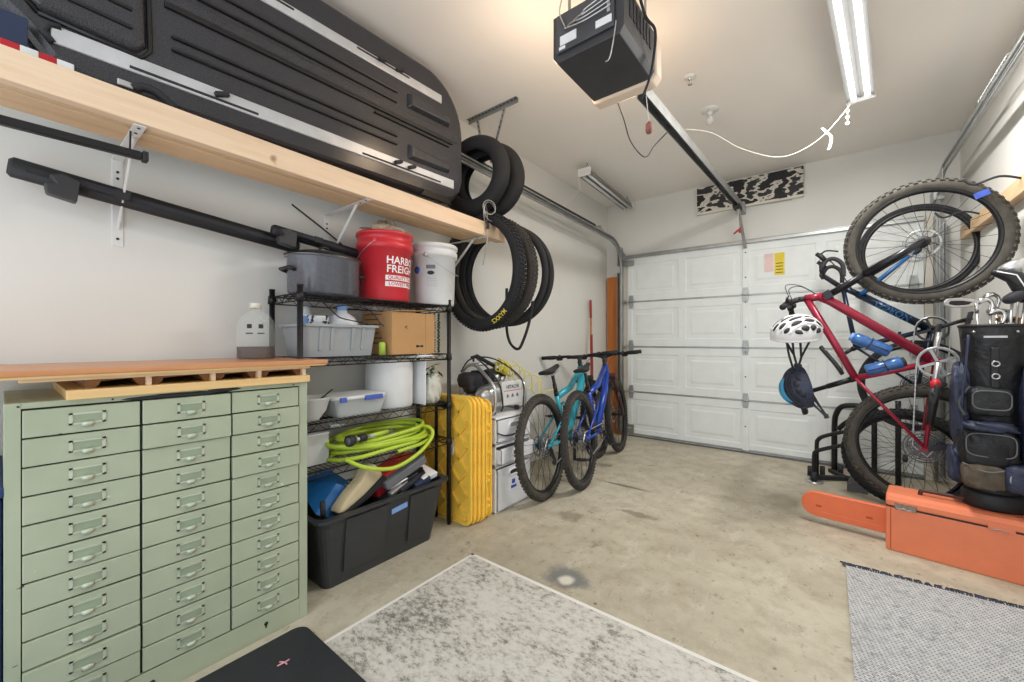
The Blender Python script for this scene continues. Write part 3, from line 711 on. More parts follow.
# blue bin left of cabinet
t = thing('storage_bin', (-1.95, -0.2, 0), 'tall navy blue bin standing left of the green cabinet', 'bin')
MB().box(-2.16, -1.70, -0.4, 0.004, 0.02, 0.72).build('bin_body', 'navybox', t, bevel=0.01); MB().box(-2.17, -1.69, -0.41, 0.007, 0.72, 0.75).build('lid', 'navybox', t, bevel=0.005)
MB().box(-2.16, -1.70, -0.4, 0.004, 0, 0.02).build('base', 'blackpl', t)

# ============================================================ FLOOR MATS
def rounded(x0, x1, y0, y1, r, n=6):
    pts = []
    for cx_, cy_, a0 in ((x1 - r, y1 - r, 0), (x0 + r, y1 - r, pi / 2), (x0 + r, y0 + r, pi), (x1 - r, y0 + r, 3 * pi / 2)):
        for i in range(n + 1):
            a = a0 + pi / 2 * i / n; pts.append((cx_ + r * math.cos(a), cy_ + r * math.sin(a)))
    return pts
def slab(pts, z0, z1):
    b = MB(); N = len(pts); b.add([V(x, y, z0) for x, y in pts] + [V(x, y, z1) for x, y in pts], [tuple(range(N))[::-1], tuple(range(N, 2 * N))] + [(i, (i + 1) % N, (i + 1) % N + N, i + N) for i in range(N)]); return b
t = thing('area_rug', (-0.7, 0.7, 0), 'large light grey rug with a worn dark distressed pattern', 'rug')
slab([(-1.47, -0.6), (-0.02, -0.6), (-0.02, 1.53), (-1.47, 1.53)], 0.001, 0.009).build('pile', 'rug', t)
b = MB(); b.box(-1.482, -1.468, -0.6, 1.545, 0.001, 0.010); b.box(-0.022, -0.008, -0.6, 1.545, 0.001, 0.010); b.box(-1.482, -0.008, 1.528, 1.545, 0.001, 0.010); b.build('bound_edge', 'rug_border', t)
tag(slab(rounded(-1.615, -0.85, -0.5, 0.735, 0.045), 0.0105, 0.03).build('floor_mat', 'mat', bevel=0.005), 'black cushioned floor mat with rounded corners in front of the green cabinet', 'floor mat')
p = P(283, 664, Z=0.03)
b = MB()
for a in (0.3, 1.5): b.tube(smooth([p + V(0.018 * math.cos(a), 0.02 * math.sin(a), 0.004), p + V(0.004, 0.003, 0.006), p - V(0.014 * math.cos(a), 0.018 * math.sin(a), -0.004)], 4), 0.0025, 6)
tag(b.build('yarn_scrap', mat('pink_yarn', '#D99CA6', 0.8)), 'tiny scrap of pink yarn lying on the black mat', 'yarn scrap')
t = thing('woven_rug', (0.42, 2.0, 0), 'grey and white woven rug with blue fringe beside the orange case', 'rug')
slab([(0.065, 0.4), (0.79, 0.4), (0.79, 2.66), (0.062, 2.625)], 0.001, 0.010).build('weave', 'woven', t)
b = MB()
for i in range(90):
    x = 0.05 + 0.74 * i / 89; y = 2.628 + 0.035 * (x - 0.06) / 0.73
    b.tube([V(x, y - 0.012, 0.010), V(x + R.uniform(-.01, .01), y + 0.012, 0.012), V(x + R.uniform(-.02, .02), y + R.uniform(0.015, 0.035), 0.004)], 0.0032, 5)
b.build('fringe', 'fringe', t, )
bpy.context.view_layer.update()

# ============================================================ WIRE SHELF RACK
t = thing('wire_shelf_rack', (-1.99, 1.27, 0), 'black wire shelving rack of four posts against the left wall', 'shelving rack')
RX0, RX1, RY0, RY1 = -2.145, -1.848, 0.825, 1.717
SHZ = [1.345, 1.050, 0.750, 0.530]
for x in (RX0, RX1):
    for y in (RY0, RY1):
        b = MB(); b.cyl((x, y, 0.0), (x, y, 1.375), 0.0125, 14)
        for i in range(52): b.torus((x, y, 0.03 + i * 0.0254), (0, 0, 1), 0.0125, 0.0012, 12, 4)
        b.cyl((x, y, 1.375), (x, y, 1.383), 0.0135, 14); b.build('post', 'black', t)
for z in SHZ:
    b = MB()
    for zz in (z, z - 0.034):
        b.tube([(RX0, RY0, zz), (RX1, RY0, zz), (RX1, RY1, zz), (RX0, RY1, zz)], 0.0032, 6, closed=True)
    for (a, c, n_) in (((RX0, RY0), (RX0, RY1), 22), ((RX1, RY0), (RX1, RY1), 22), ((RX0, RY0), (RX1, RY0), 8), ((RX0, RY1), (RX1, RY1), 8)):
        pts = [V(a[0] + (c[0] - a[0]) * i / n_, a[1] + (c[1] - a[1]) * i / n_, z - (0.034 if i % 2 else 0)) for i in range(n_ + 1)]; b.tube(pts, 0.0022, 5)
    for i in range(1, 36): y = RY0 + (RY1 - RY0) * i / 36; b.tube([(RX0, y, z + 0.003), (RX1, y, z + 0.003)], 0.0018, 5)
    for x in (RX0 + 0.1, RX0 + 0.2): b.tube([(x, RY0, z), (x, RY1, z)], 0.0028, 6)
    for x in (RX0, RX1):
        for y in (RY0, RY1): b.cyl((x, y, z - 0.036), (x, y, z + 0.004), 0.019, 14, 0.0165)
    b.build('shelf', 'black', t)
T1, T2, T3, T4 = [z + 0.0055 for z in SHZ]

# roaster
p = V(-1.985, 1.005, T1); t = thing('roasting_pot', p, 'oval speckled grey enamel roasting pot with a black lid on the top shelf', 'pot')
b = MB(); b.lathe([(0, 0), (0.175, 0), (0.187, 0.012), (0.19, 0.17), (0.198, 0.182), (0.19, 0.184)], p, 44, 0.72, 0.9); b.build('pot_body', 'enamel', t)
b = MB(); b.lathe([(0.203, 0.180), (0.205, 0.19), (0.19, 0.198), (0.13, 0.213), (0.05, 0.219), (0, 0.219)], p, 44, 0.72, 0.9); b.build('lid', 'black', t)
b = MB(); b.torus(p + V(0, 0, 0.184), (0, 0, 1), 0.198, 0.006, 44, 6)
for q in range(len(b.v)): b.v[q].x = p.x + (b.v[q].x - p.x) * 0.72; b.v[q].y = p.y + (b.v[q].y - p.y) * 0.9
b.build('rim', 'silver', t)
b = MB(); b.tube(arc(p + V(0, 0, 0.216), 0.03, 0, pi, 10, (0, 1, 0), (0, 0, 1)), 0.006, 8); b.build('lid_handle', 'blackpl', t)
for s_ in (-1, 1):
    b = MB(); b.tube([p + V(-0.045, s_ * 0.16, 0.11), p + V(-0.045, s_ * 0.187, 0.118), p + V(0.045, s_ * 0.187, 0.118), p + V(0.045, s_ * 0.16, 0.11)], 0.009, 8); b.build('side_handle', 'blackpl', t)
# red bucket
p = V(-1.985, 1.355, T1); t = thing('bucket', p, 'red plastic bucket with white lettering, filled with rags, on the top shelf', 'bucket')
prof = [(0, 0), (0.13, 0), (0.134, 0.006), (0.146, 0.262), (0.157, 0.264), (0.157, 0.30), (0.149, 0.303), (0.150, 0.335), (0.159, 0.338), (0.159, 0.352), (0.156, 0.353), (0.150, 0.35), (0.142, 0.30), (0.128, 0.012), (0, 0.012)]
prof = [(r_ * 0.985, z_ * 1.06) for r_, z_ in prof]
b = MB(); b.lathe(prof, p, 48); b.build('pail', 'red', t)
def on_cyl(c, r0, r1, z0, z1, ang, zc):
    def fn(x, y):
        z = zc + y; r = r0 + (r1 - r0) * (z - z0) / (z1 - z0) + 0.0008; a = ang + x / r
        return V(c.x + r * math.cos(a), c.y + r * math.sin(a), c.z + z)
    return fn
# facing of the writing: turned towards +Y of the camera direction, so its right half runs round the side
AF = rad(13)
b = MB()
for txt, zc, sz in (('HARBOR', 0.215, 0.056), ('FREIGHT', 0.168, 0.056)):
    b.text(txt, sz, on_cyl(p, 0.132, 0.144, 0.006, 0.277, AF, zc))
b.build('lettering', 'paper', t)
b = MB()
def patch(b, c, r0, r1, z0, z1, ang, zc, wd, h, n=14):
    fn = on_cyl(c, r0, r1, z0, z1, ang, 0); vs = []
    for i in range(n + 1):
        x = -wd / 2 + wd * i / n; vs += [fn(x, zc - h / 2), fn(x, zc + h / 2)]
    b.add(vs, [(2 * i, 2 * i + 2, 2 * i + 3, 2 * i + 1) for i in range(n)], True)
for zc in (0.122, 0.088): patch(b, p, 0.132, 0.144, 0.006, 0.277, AF, zc, 0.225, 0.026)
b.build('slogan_band', 'paper', t)
b = MB(); q = V(p.x, p.y, p.z)
for txt, zc in (('QUALITY TOOLS', 0.122), ('LOWEST PRICES', 0.088)): b.text(txt, 0.0265, on_cyl(p, 0.1328, 0.1448, 0.006, 0.277, AF, zc))
b.build('slogan_text', 'red', t)
b = MB(); b.cbox(p + V(0.148 * math.cos(-0.95), 0.148 * math.sin(-0.95), 0.315), 0.02, 0.02, 0.03, (0, 0, -0.95)); b.build('bail_ear', 'red', t, bevel=0.003)
b = MB(); pts = [p + V(0.158 * math.cos(a), 0.158 * math.sin(a), 0.315 - 0.13 * math.sin((a + 0.95) / 1 * 1) ** 1 if False else 0.315 - 0.12 * math.sin(min(1, (-(a + 0.95)) / pi) * pi)) for a in [-0.95 - pi * i / 16 for i in range(17)]]
b.tube(pts, 0.0022, 6); b.build('bail_wire', 'silver', t)
b = MB(); b.blob(p + V(0.0, 0.01, 0.385), 0.125, 0.11, 0.035, 1, 40, 20, 0.28, 3); b.blob(p + V(-0.02, 0.02, 0.42), 0.06, 0.06, 0.045, 1, 32, 18, 0.3, 5); b.blob(p + V(0.04, -0.06, 0.40), 0.045, 0.04, 0.025, 1, 32, 18, 0.3, 11)
tag(b.build('rag_heap', 'cloth'), 'crumpled beige rags heaped in the top of the red bucket', 'rags')
# white bucket
p = V(-1.965, 1.70, T1); t = thing('bucket', p, 'white plastic bucket with a lid and dark printed labels on the top shelf', 'bucket')
prof = [(0, 0), (0.122, 0), (0.126, 0.006), (0.136, 0.255), (0.146, 0.257), (0.147, 0.285), (0.14, 0.288), (0.141, 0.30), (0.148, 0.302), (0.149, 0.318), (0.142, 0.325), (0.0, 0.32)]
prof = [(r_ * 0.98, z_ * 1.15) for r_, z_ in prof]
b = MB(); b.lathe(prof, p, 48); b.build('pail', 'whitepl', t)
AW = rad(-50)
b = MB(); patch(b, p, 0.1265, 0.1365, 0.006, 0.265, AW + 0.0, 0.225, 0.055, 0.022)
b.build('barcode_label', 'glovegrey', t)
b = MB(); b.blob(p + V(0.132 * math.cos(AW), 0.132 * math.sin(AW), 0.19), 0.006, 0.022, 0.012, 1, 14, 8, m=Euler((0, 0, AW)).to_matrix().to_4x4()); b.build('printed_mark', 'ink', t)
b = MB()
for k in range(4): patch(b, p, 0.1265, 0.1365, 0.006, 0.265, AW + 0.05, 0.155 - 0.014 * k, 0.06, 0.0015)
b.build('printed_line', 'grey', t)
b = MB(); a = AW - 0.72; b.cyl(p + V(0.129 * math.cos(a), 0.129 * math.sin(a), 0.21), p + V(0.1345 * math.cos(a), 0.1345 * math.sin(a), 0.21), 0.022, 20); b.build('round_sticker', 'latch', t)
b = MB(); pts = [p + V(0.150 * math.cos(a), 0.150 * math.sin(a), 0.295 - 0.11 * math.sin(pi * i / 14)) for i, a in enumerate([rad(-62) + pi * i / 14 for i in range(15)])]; b.tube(pts, 0.002, 6)
for a in (rad(-62), rad(118)): b.cyl(p + V(0.14 * math.cos(a), 0.14 * math.sin(a), 0.295), p + V(0.154 * math.cos(a), 0.154 * math.sin(a), 0.295), 0.011, 12)
b.build('bail_wire', 'silver', t)

# grey tote on shelf 2
def tub(name, x0, x1, y0, y1, z0, h, flare, rim, m, par, wall=0.004, r=0.02, ribs=0):
    """open-topped tub, bottom inset by flare"""
    b = MB(); prof = [(flare, 0, 0), (0, 0, h - 0.012), (-rim, 0, h - 0.012), (-rim, 0, h), (wall, 0, h), (flare + wall, 0, 0.006)]
    loops = []
    for (ins, _, zz) in prof:
        pts = rounded(x0 + ins, x1 - ins, y0 + ins, y1 - ins, max(r - ins * 0.2, 0.006), 4); loops.append([V(x, y, z0 + zz) for x, y in pts])
    N = len(loops[0]); vs = [q for l in loops for q in l]; fs = []
    for i in range(len(loops) - 1):
        for k in range(N): fs.append((i * N + k, i * N + (k + 1) % N, (i + 1) * N + (k + 1) % N, (i + 1) * N + k))
    fs.append(tuple(range(N))[::-1]); fs.append(tuple((len(loops) - 1) * N + k for k in range(N)))
    b.add(vs, fs); return b.build(name, m, par)
t = thing('plastic_tote', (-1.99, 1.05, T2), 'open grey plastic tote full of bottles on the second shelf', 'tote')
tub('tub', -2.12, -1.845 - 0.02, 0.855, 1.225, T2, 0.155, 0.018, 0.012, 'grey', t)
b = MB()
for y in (0.93, 0.985, 1.09, 1.145): b.beam((-1.878, y, T2 + 0.03), (-1.862, y, T2 + 0.14), 0.018, 0.008, (1, 0, 0))
b.build('wall_rib', 'grey', t, bevel=0.002)
def bottle(name, p, prof, m, label, cat, parts=()):
    t = thing(name, p, label, cat); MB().lathe(prof, p, 24).build('bottle_body', m, t)
    for (n_, m_, pr) in parts: MB().lathe(pr, p, 24).build(n_, m_, t)
    return t
p = V(-2.07, 0.95, T2 + 0.0075)
bottle('spray_can', p, [(0, 0), (0.038, 0), (0.038, 0.19), (0.034, 0.205), (0, 0.205)], 'paper', 'white bottle with light blue band standing in the grey tote', 'bottle', [('blue_band', 'tape', [(0.0385, 0.15), (0.0387, 0.19), (0.036, 0.192)]), ('cap', 'whitepl', [(0.026, 0.205), (0.026, 0.24), (0, 0.242)])])
p = V(-1.99, 1.10, T2 + 0.0075)
bottle('water_jug', p, [(0, 0), (0.08, 0), (0.083, 0.02), (0.083, 0.15), (0.06, 0.19), (0.025, 0.215), (0.02, 0.235)], 'frost', 'cloudy plastic jug with pale blue cap rising from the grey tote', 'jug', [('cap', 'tape', [(0.025, 0.225), (0.026, 0.25), (0.022, 0.255), (0, 0.255)])])
t = thing('mesh_basket', (-1.98, 0.96, T2 + 0.15), 'small black and white patterned jar beside the jug in the grey tote', 'jar')
b = MB(); c = V(-1.965, 0.965, T2 + 0.0075); b.lathe([(0, 0), (0.042, 0), (0.044, 0.16), (0.048, 0.175), (0.044, 0.19), (0, 0.192)], c, 24); b.build('jar_body', 'whitepl', t)
b = MB()
for i in range(26): a = R.uniform(0, 2 * pi); b.cbox(c + V(0.046 * math.cos(a), 0.046 * math.sin(a), R.uniform(0.15, 0.188)), 0.004, 0.013, 0.008, (R.uniform(0, 3), 0, a))
b.build('dark_pattern', 'ink', t)
cord('black_cable', [V(-1.87, 0.93, T1 - 0.03), V(-1.862, 1.0, T2 + 0.20), V(-1.90, 1.06, T2 + 0.185), V(-1.87, 1.16, T2 + 0.165), V(-1.87, 1.22, T2 + 0.15)], 0.003, 'ink', 'thin black cable trailing down over the jug in the grey tote')
cord('black_cable', [V(-1.93, 1.02, T2 + 0.24), V(-1.92, 1.09, T2 + 0.255), V(-1.9, 1.2, T2 + 0.235), V(-1.89, 1.26, T2 + 0.17), V(-1.885, 1.28, T2 + 0.155)], 0.003, 'ink', 'thin black cable arching over the jug towards the cardboard box')
# yellow-green can
p = V(-1.885, 1.268, T2)
bottle('small_bottle', p, [(0, 0), (0.018, 0), (0.018, 0.06), (0.012, 0.068), (0, 0.07)], mat('lime_label', '#A9C24A', 0.5), 'small lime green bottle between the grey tote and cardboard box', 'bottle')
# cardboard box
bx = Matrix.Translation((-1.995, 1.455, T2)) @ Matrix.Rotation(rad(3), 4, 'Z')
t = thing('cardboard_box', (-1.995, 1.455, T2), 'brown cardboard box with open flaps on the second shelf', 'box', mtx=bx)
b = MB(); b.box(-0.135, 0.135, -0.155, 0.155, 0, 0.235, bx); b.build('carton', 'cardboard', t, bevel=0.002)
b = MB(); b.box(0.135, 0.137, 0.085, 0.155, 0.0, 0.235, bx); b.build('overlap_panel', 'cardboard', t)
b = MB(); b.beam(bx @ V(0.1, -0.15, 0.237), bx @ V(0.1, 0.15, 0.255), 0.09, 0.004); b.build('flap', 'cardboard', t)
b = MB(); b.box(0.1351, 0.1358, -0.03, 0.085, 0.015, 0.075, bx); b.build('shipping_panel', 'cardboard', t)
b = MB()
for k in range(6): b.box(-0.11 + 0.0, 0.05 if k % 2 else 0.02, -0.1560, -0.1552, 0.06 + 0.028 * k + (0.02 if k > 2 else 0), 0.066 + 0.028 * k + (0.02 if k > 2 else 0), bx)
b.build('printed_line', 'brown', t)
b = MB(); b.text('<', 0.035, lambda x, y: bx @ V(0.1363, -0.06 + x, 0.15 + y))
for k, (y, s_) in enumerate(((0.02, 0.008), (0.032, 0.006), (0.046, 0.005), (0.058, 0.008))): b.cyl(bx @ V(0.1358, y, 0.045), bx @ V(0.1368, y, 0.045), s_, 10)
b.box(0.1358, 0.1366, 0.02, 0.058, 0.0435, 0.0465, bx); b.build('printed_mark', 'ink', t)
# crumpled white paper hanging at the shelf edge
b = MB(); b.blob((-1.87, 1.53, T2 - 0.012), 0.03, 0.09, 0.012, 1, 24, 10, 0.2, 8); tag(b.build('plastic_wrap', 'paper'), 'white plastic film sagging under the front of the cardboard box', 'plastic film')
# hanging garlands
for k in range(3):
    b = MB(); y = 1.662 + 0.014 * k; pts = [V(-1.965 + 0.026 * k + 0.004 * math.sin(i * 1.7), y + 0.005 * math.cos(i * 2.1), T1 - 0.05 - 0.24 * i / 40) for i in range(41)]
    b.tube(pts, [0.0085 if i % 2 else 0.0045 for i in range(41)], 7)
    tag(b.build('leafy_garland', 'garland'), ['left', 'middle', 'right'][k] + ' one of three dark green knobbly garland strands hanging under the top shelf', 'garland', 'garlands under the top shelf')
p = V(-1.99, 1.655, T2); bottle('drinking_glass', p, [(0, 0.002), (0.025, 0.002), (0.03, 0.11), (0.028, 0.11), (0.0235, 0.006), (0, 0.006)], 'glass', 'clear glass beside the cardboard box on the second shelf', 'glass')

# shelf 3 items
p = V(-2.01, 1.40, T3); t = thing('white_container', p, 'large plain white cylindrical tub on the third shelf', 'tub')
b = MB(); b.lathe([(0, 0), (0.128, 0), (0.132, 0.01), (0.132, 0.258), (0.124, 0.268), (0, 0.27)], p, 48)
b.build('tub_body', 'whitepl', t)
b = MB(); b.box(-2.03, -1.865, 1.545, 1.550, T3, T3 + 0.26); tag(b.build('white_board', 'paper'), 'thin white board standing beside the white tub on the third shelf', 'board')
t = thing('storage_box', (-1.95, 1.13, T3), 'clear plastic storage box with blue latches on the third shelf', 'storage box')
tub('box_body', -2.06, -1.858, 1.00, 1.275, T3, 0.088, 0.015, 0.004, 'clear', t)
b = MB(); b.blob((-1.959, 1.137, T3 + 0.093), 0.115, 0.148, 0.011, 0.35, 32, 10); b.build('lid', 'whitepl', t)
for y0_, y1_ in ((1.01, 1.045), (1.14, 1.245)):
    b = MB(); b.cbox((-1.846, (y0_ + y1_) / 2, T3 + 0.088), 0.012, y1_ - y0_, 0.024, (0, -0.2, 0)); b.build('latch', 'latch', t, bevel=0.004)
b = MB(); b.cbox((-1.95, 1.10, T3 + 0.02), 0.12, 0.14, 0.02, (0.1, 0.1, 0.3)); b.cbox((-1.93, 1.20, T3 + 0.03), 0.08, 0.07, 0.03, (0.2, 0, 0.2)); b.build('contents', 'grey', t)
p = V(-1.935, 0.905, T3); t = thing('mixing_bowl', p, 'white plastic bowl half hidden behind the green cabinet on the third shelf', 'bowl')
b = MB(); b.lathe([(0, 0), (0.045, 0), (0.047, 0.008), (0.075, 0.045), (0.09, 0.10), (0.097, 0.107), (0.096, 0.110), (0.086, 0.10), (0.07, 0.048), (0, 0.012)], p, 36); b.build('bowl', 'whitepl', t)
b = MB(); b.cyl(p + V(-0.02, -0.02, 0.03), p + V(-0.01, 0.12, 0.135), 0.004, 8); tag(b.build('black_stick', 'ink'), 'thin black stick leaning out of the white bowl', 'stick')
t = thing('produce_bag', (-1.93, 1.665, T3), 'white plastic bag with dark green leaves at the right end of the third shelf', 'bag')
b = MB(); b.blob((-1.905, 1.625, T3 + 0.085), 0.05, 0.055, 0.085, 0.8, 36, 24, 0.13, 12); b.build('bag', 'bag', t)
b = MB()
for i in range(16):
    a = R.uniform(0, 2 * pi); c = V(-1.90 + R.uniform(-.03, .03), 1.62 + R.uniform(-.04, .03), T3 + R.uniform(0.14, 0.24)); d = V(math.cos(a), math.sin(a), R.uniform(-1.5, 0.6)).normalized(); s_ = d.cross(V(0, 0, 1)).normalized()
    b.add([c, c + d * 0.03 + s_ * 0.014, c + d * 0.065, c + d * 0.03 - s_ * 0.014, c + d * 0.032 + V(0, 0, 0.006)], [(0, 1, 4), (1, 2, 4), (2, 3, 4), (3, 0, 4)])
b.build('leaves', 'leaf', t)

# shelf 4: hose and box
t = thing('garden_hose', (-1.93, 1.26, T4), 'coiled lime green garden hose with a black nozzle on the fourth shelf', 'hose')
hc = V(-1.915, 1.28, T4); b = MB(); pts = []
for i in range(7 * 36):
    a = 2 * pi * i / 36; k = i / 36
    rx = 0.135 + 0.018 * math.sin(k * 2.3); ry = 0.265 + 0.03 * math.sin(k * 1.7 + 1)
    pts.append(V(min(hc.x + 0.008 * math.sin(k * 3) + rx * math.cos(a), -1.79), hc.y + 0.02 * math.cos(k * 2) + ry * math.sin(a), hc.z + 0.012 + 0.016 * k + 0.012 * math.sin(a * 1.0 + k)))
b.tube(pts, 0.0105, 10)
b.tube(smooth([V(-1.82, 1.02, T4 + 0.03), V(-1.77, 1.10, T4 - 0.02), V(-1.755, 1.25, T4 - 0.055), V(-1.77, 1.42, T4 - 0.02), V(-1.79, 1.53, T4 + 0.045), V(-1.83, 1.55, T4 + 0.09), V(-1.9, 1.5, T4 + 0.10)], 8), 0.0105, 10)
b.build('coil', 'hose', t)
na, nb = P(350, 441, X=-1.765), P(383, 433, X=-1.80); nb.x = -1.80
d = (na - nb).normalized()
b = MB(); b.tube([na + d * 0.012, na - d * 0.004, na - d * 0.02, na - d * 0.03], [0.026, 0.0275, 0.023, 0.015], 20); b.tube([na - d * 0.05, na - d * 0.055, na - d * 0.09, na - d * 0.095], [0.014, 0.019, 0.019, 0.013], 16); b.build('nozzle_head', 'blackpl', t)
b = MB(); b.cyl(na + d * 0.0125, na + d * 0.0127, 0.018, 16); b.build('nozzle_face', 'glovegrey', t)
b = MB(); b.cyl(na - d * 0.02, na - d * 0.115, 0.0105, 14); b.tube([na - d * 0.11, nb - d * 0.06], 0.0085, 10); b.build('nozzle_neck', 'silver', t)
b = MB(); q = P(332, 426, X=-1.86); b.cyl(q, q + V(-0.02, 0.08, -0.012), 0.0095, 12); b.tube([q + V(0, -0.012, 0), q], 0.012, 12); b.build('coupling', 'grey', t)
t = thing('white_box', (-2.02, 0.93, T4), 'plain white box on the fourth shelf left of the green hose', 'box')
MB().box(-2.12, -1.93, 0.86, 1.0, T4, T4 + 0.14).build('carton', 'whitepl', t, bevel=0.004)
MB().box(-2.122, -1.928, 0.858, 1.002, T4 + 0.14, T4 + 0.15).build('lid', 'whitepl', t, bevel=0.002)

# ============================================================ BLACK TOTE AND CONTENTS
t = thing('plastic_tote', (-1.93, 1.23, 0), 'large open black plastic tote packed with tools on the floor under the rack', 'tote')
tub('tub', -2.13, -1.735, 0.855, 1.59, 0.0, 0.345, 0.055, 0.022, 'tote', t, 0.006, 0.045)
for y0_, y1_ in ((0.985, 1.20), (1.345, 1.50)):
    b = MB(); b.add([V(-1.779 + 0.003, y0_, 0.06), V(-1.779 + 0.003, y1_, 0.06), V(-1.741 + 0.003, y1_ + 0.006, 0.315), V(-1.741 + 0.003, y0_ - 0.006, 0.315),
                     V(-1.779 + 0.012, y0_, 0.06), V(-1.779 + 0.012, y1_, 0.06), V(-1.741 + 0.010, y1_ + 0.006, 0.315), V(-1.741 + 0.010, y0_ - 0.006, 0.315)], [(4, 5, 6, 7), (0, 1, 5, 4), (1, 2, 6, 5), (2, 3, 7, 6), (3, 0, 4, 7)]); b.build('raised_panel', 'tote', t)
b = MB(); b.cbox((-1.741, 1.275, 0.27), 0.002, 0.095, 0.028, (0.12, 0.15, 0)); b.build('tape_label', 'tape', t)
b = MB(); b.text('Tools & misc', 0.013, lambda x, y: V(-1.7395 + y * 0.15, 1.275 + x * 0.8, 0.270 + y + x * 0.1)); 
# contents
t = thing('dustpan', (-1.92, 0.97, 0.3), 'bright blue dustpan poking up at the left end of the black tote', 'dustpan')
A_, B_, C_, D_, E_ = V(-1.86, 0.90, 0.33), V(-2.06, 0.90, 0.44), V(-2.03, 1.06, 0.46), V(-1.88, 1.15, 0.36), V(-1.80, 1.03, 0.26)
b = MB(); b.add([A_, B_, C_, D_, E_, V(-1.90, 1.02, 0.43)], [(0, 1, 5), (1, 2, 5), (2, 3, 5), (3, 4, 5), (4, 0, 5)]); b.build('pan', 'blue', t, solid=0.006)
b = MB(); b.tube([V(-1.795, 0.90, 0.405), V(-1.80, 0.905, 0.33)], 0.012, 12); b.build('handle', 'ink', t)
t = thing('work_boot', (-1.80, 1.1, 0.33), 'tan canvas shoe with a dark lugged sole lying on its side in the black tote', 'shoe')
ma, mb_ = V(-1.79, 0.955, 0.335), V(-1.83, 1.21, 0.445)
x = (mb_ - ma).normalized(); y = V(0, 0, 1).cross(x).normalized(); z = x.cross(y); mm = Matrix((x, y, z)).transposed().to_4x4(); mm.translation = ma
pr_ = [(0, 0), (0.02, 0.018), (0.10, 0.045), (0.17, 0.055), (0.21, 0.085), (0.265, 0.08), (0.285, 0.02), (0.28, -0.01), (0.15, -0.02), (0.03, -0.015)]
b = MB(); b.prism(pr_, 0.075, mm @ Matrix.Translation((0, -0.03, 0)), True); b.build('upper', 'canvas', t, bevel=0.014, seg=4)
b = MB(); b.prism([(-0.005, -0.012), (0.15, -0.02), (0.29, -0.012), (0.295, -0.035), (0.27, -0.045), (0.15, -0.045), (0.03, -0.03)], 0.085, mm @ Matrix.Translation((0, -0.036, 0))); b.build('sole', 'rubber', t, bevel=0.004)
b = MB()
for k in range(4): b.tube([mm @ V(0.11 + 0.02 * k, -0.012, 0.064 + 0.004 * k), mm @ V(0.113 + 0.02 * k, 0.03, 0.066 + 0.004 * k)], 0.002, 6)
b.build('lace', 'canvas', t)
t = thing('red_case', (-1.98, 1.33, 0.36), 'red and orange plastic case wedged in the black tote under the hose', 'case')
mm = Matrix.Translation((-1.95, 1.36, 0.385)) @ Euler((0.25, -0.1, 0.15)).to_matrix().to_4x4()
b = MB(); b.box(-0.08, 0.08, -0.17, 0.13, -0.04, 0.045, mm); b.build('case_body', 'red', t, bevel=0.01, seg=3)
b = MB(); b.box(-0.06, 0.082, 0.05, 0.16, -0.02, 0.05, mm); b.build('case_lid', mat('coral_plastic', '#D8503A', 0.4), t, bevel=0.01)
b = MB(); b.box(0.075, 0.09, -0.08, 0.0, 0.0, 0.02, mm); b.build('latch', 'ink', t)
b = MB(); q = V(-1.80, 1.22, 0.385); b.beam(q, V(-1.79, 1.47, 0.475), 0.055, 0.045); tag(b.build('tool_case', 'glovegrey', bevel=0.008), 'long grey tool case slanting up out of the black tote', 'tool case')
for k, (c, sx, sy, sz, r_, m_) in enumerate((((-1.79, 1.37, 0.365), 0.05, 0.15, 0.02, (0.35, 0, 0.1), 'ink'), ((-1.81, 1.42, 0.38), 0.05, 0.12, 0.025, (0.5, 0.2, -0.2), 'black'), ((-1.79, 1.30, 0.355), 0.03, 0.12, 0.02, (0.3, 0.2, 0.2), 'silver'))):
    b = MB(); b.cbox(c, sx, sy, sz, r_); b.cyl(V(*c) + V(0, -0.05, 0.01), V(*c) + V(0, 0.06, 0.035), 0.008, 8)
    tag(b.build('hand_tool', m_, bevel=0.003), ['flat black tool lying at the front rim of the black tote', 'black gripped tool beside the white paper in the black tote', 'silver metal tool beside the shoe in the black tote'][k], 'tool')
b = MB(); mm = Matrix.Translation((-1.84, 1.50, 0.375)) @ Euler((0.1, 0.25, 0.1)).to_matrix().to_4x4(); b.box(-0.07, 0.07, -0.055, 0.055, -0.015, 0.015, mm); tag(b.build('white_packet', 'paper', bevel=0.004), 'white paper packet at the right end of the black tote', 'packet')
b = MB(); mm = Matrix.Translation((-1.80, 1.45, 0.35)) @ Euler((0.2, 0.2, 0.1)).to_matrix().to_4x4(); b.box(-0.04, 0.04, -0.06, 0.05, -0.02, 0.02, mm); tag(b.build('black_pouch', 'navycloth', bevel=0.006), 'dark blue grey pouch in front of the white packet in the black tote', 'pouch')
# black folding frame behind
t = thing('hand_truck', (-2.0, 1.735, 0), 'thin black metal frame standing between rack and yellow trays', 'metal frame')
b = MB(); b.beam((-1.99, 1.738, 0.735), (-1.865, 1.738, 0.725), 0.02, 0.035); b.build('top_bar', 'black', t, bevel=0.004)
b = MB(); b.beam((-1.885, 1.738, 0.0), (-1.885, 1.738, 0.715), 0.008, 0.008, (0, 1, 0)); b.beam((-1.99, 1.738, 0.0), (-1.99, 1.738, 0.715), 0.016, 0.012, (0, 1, 0)); b.build('upright', 'black', t)

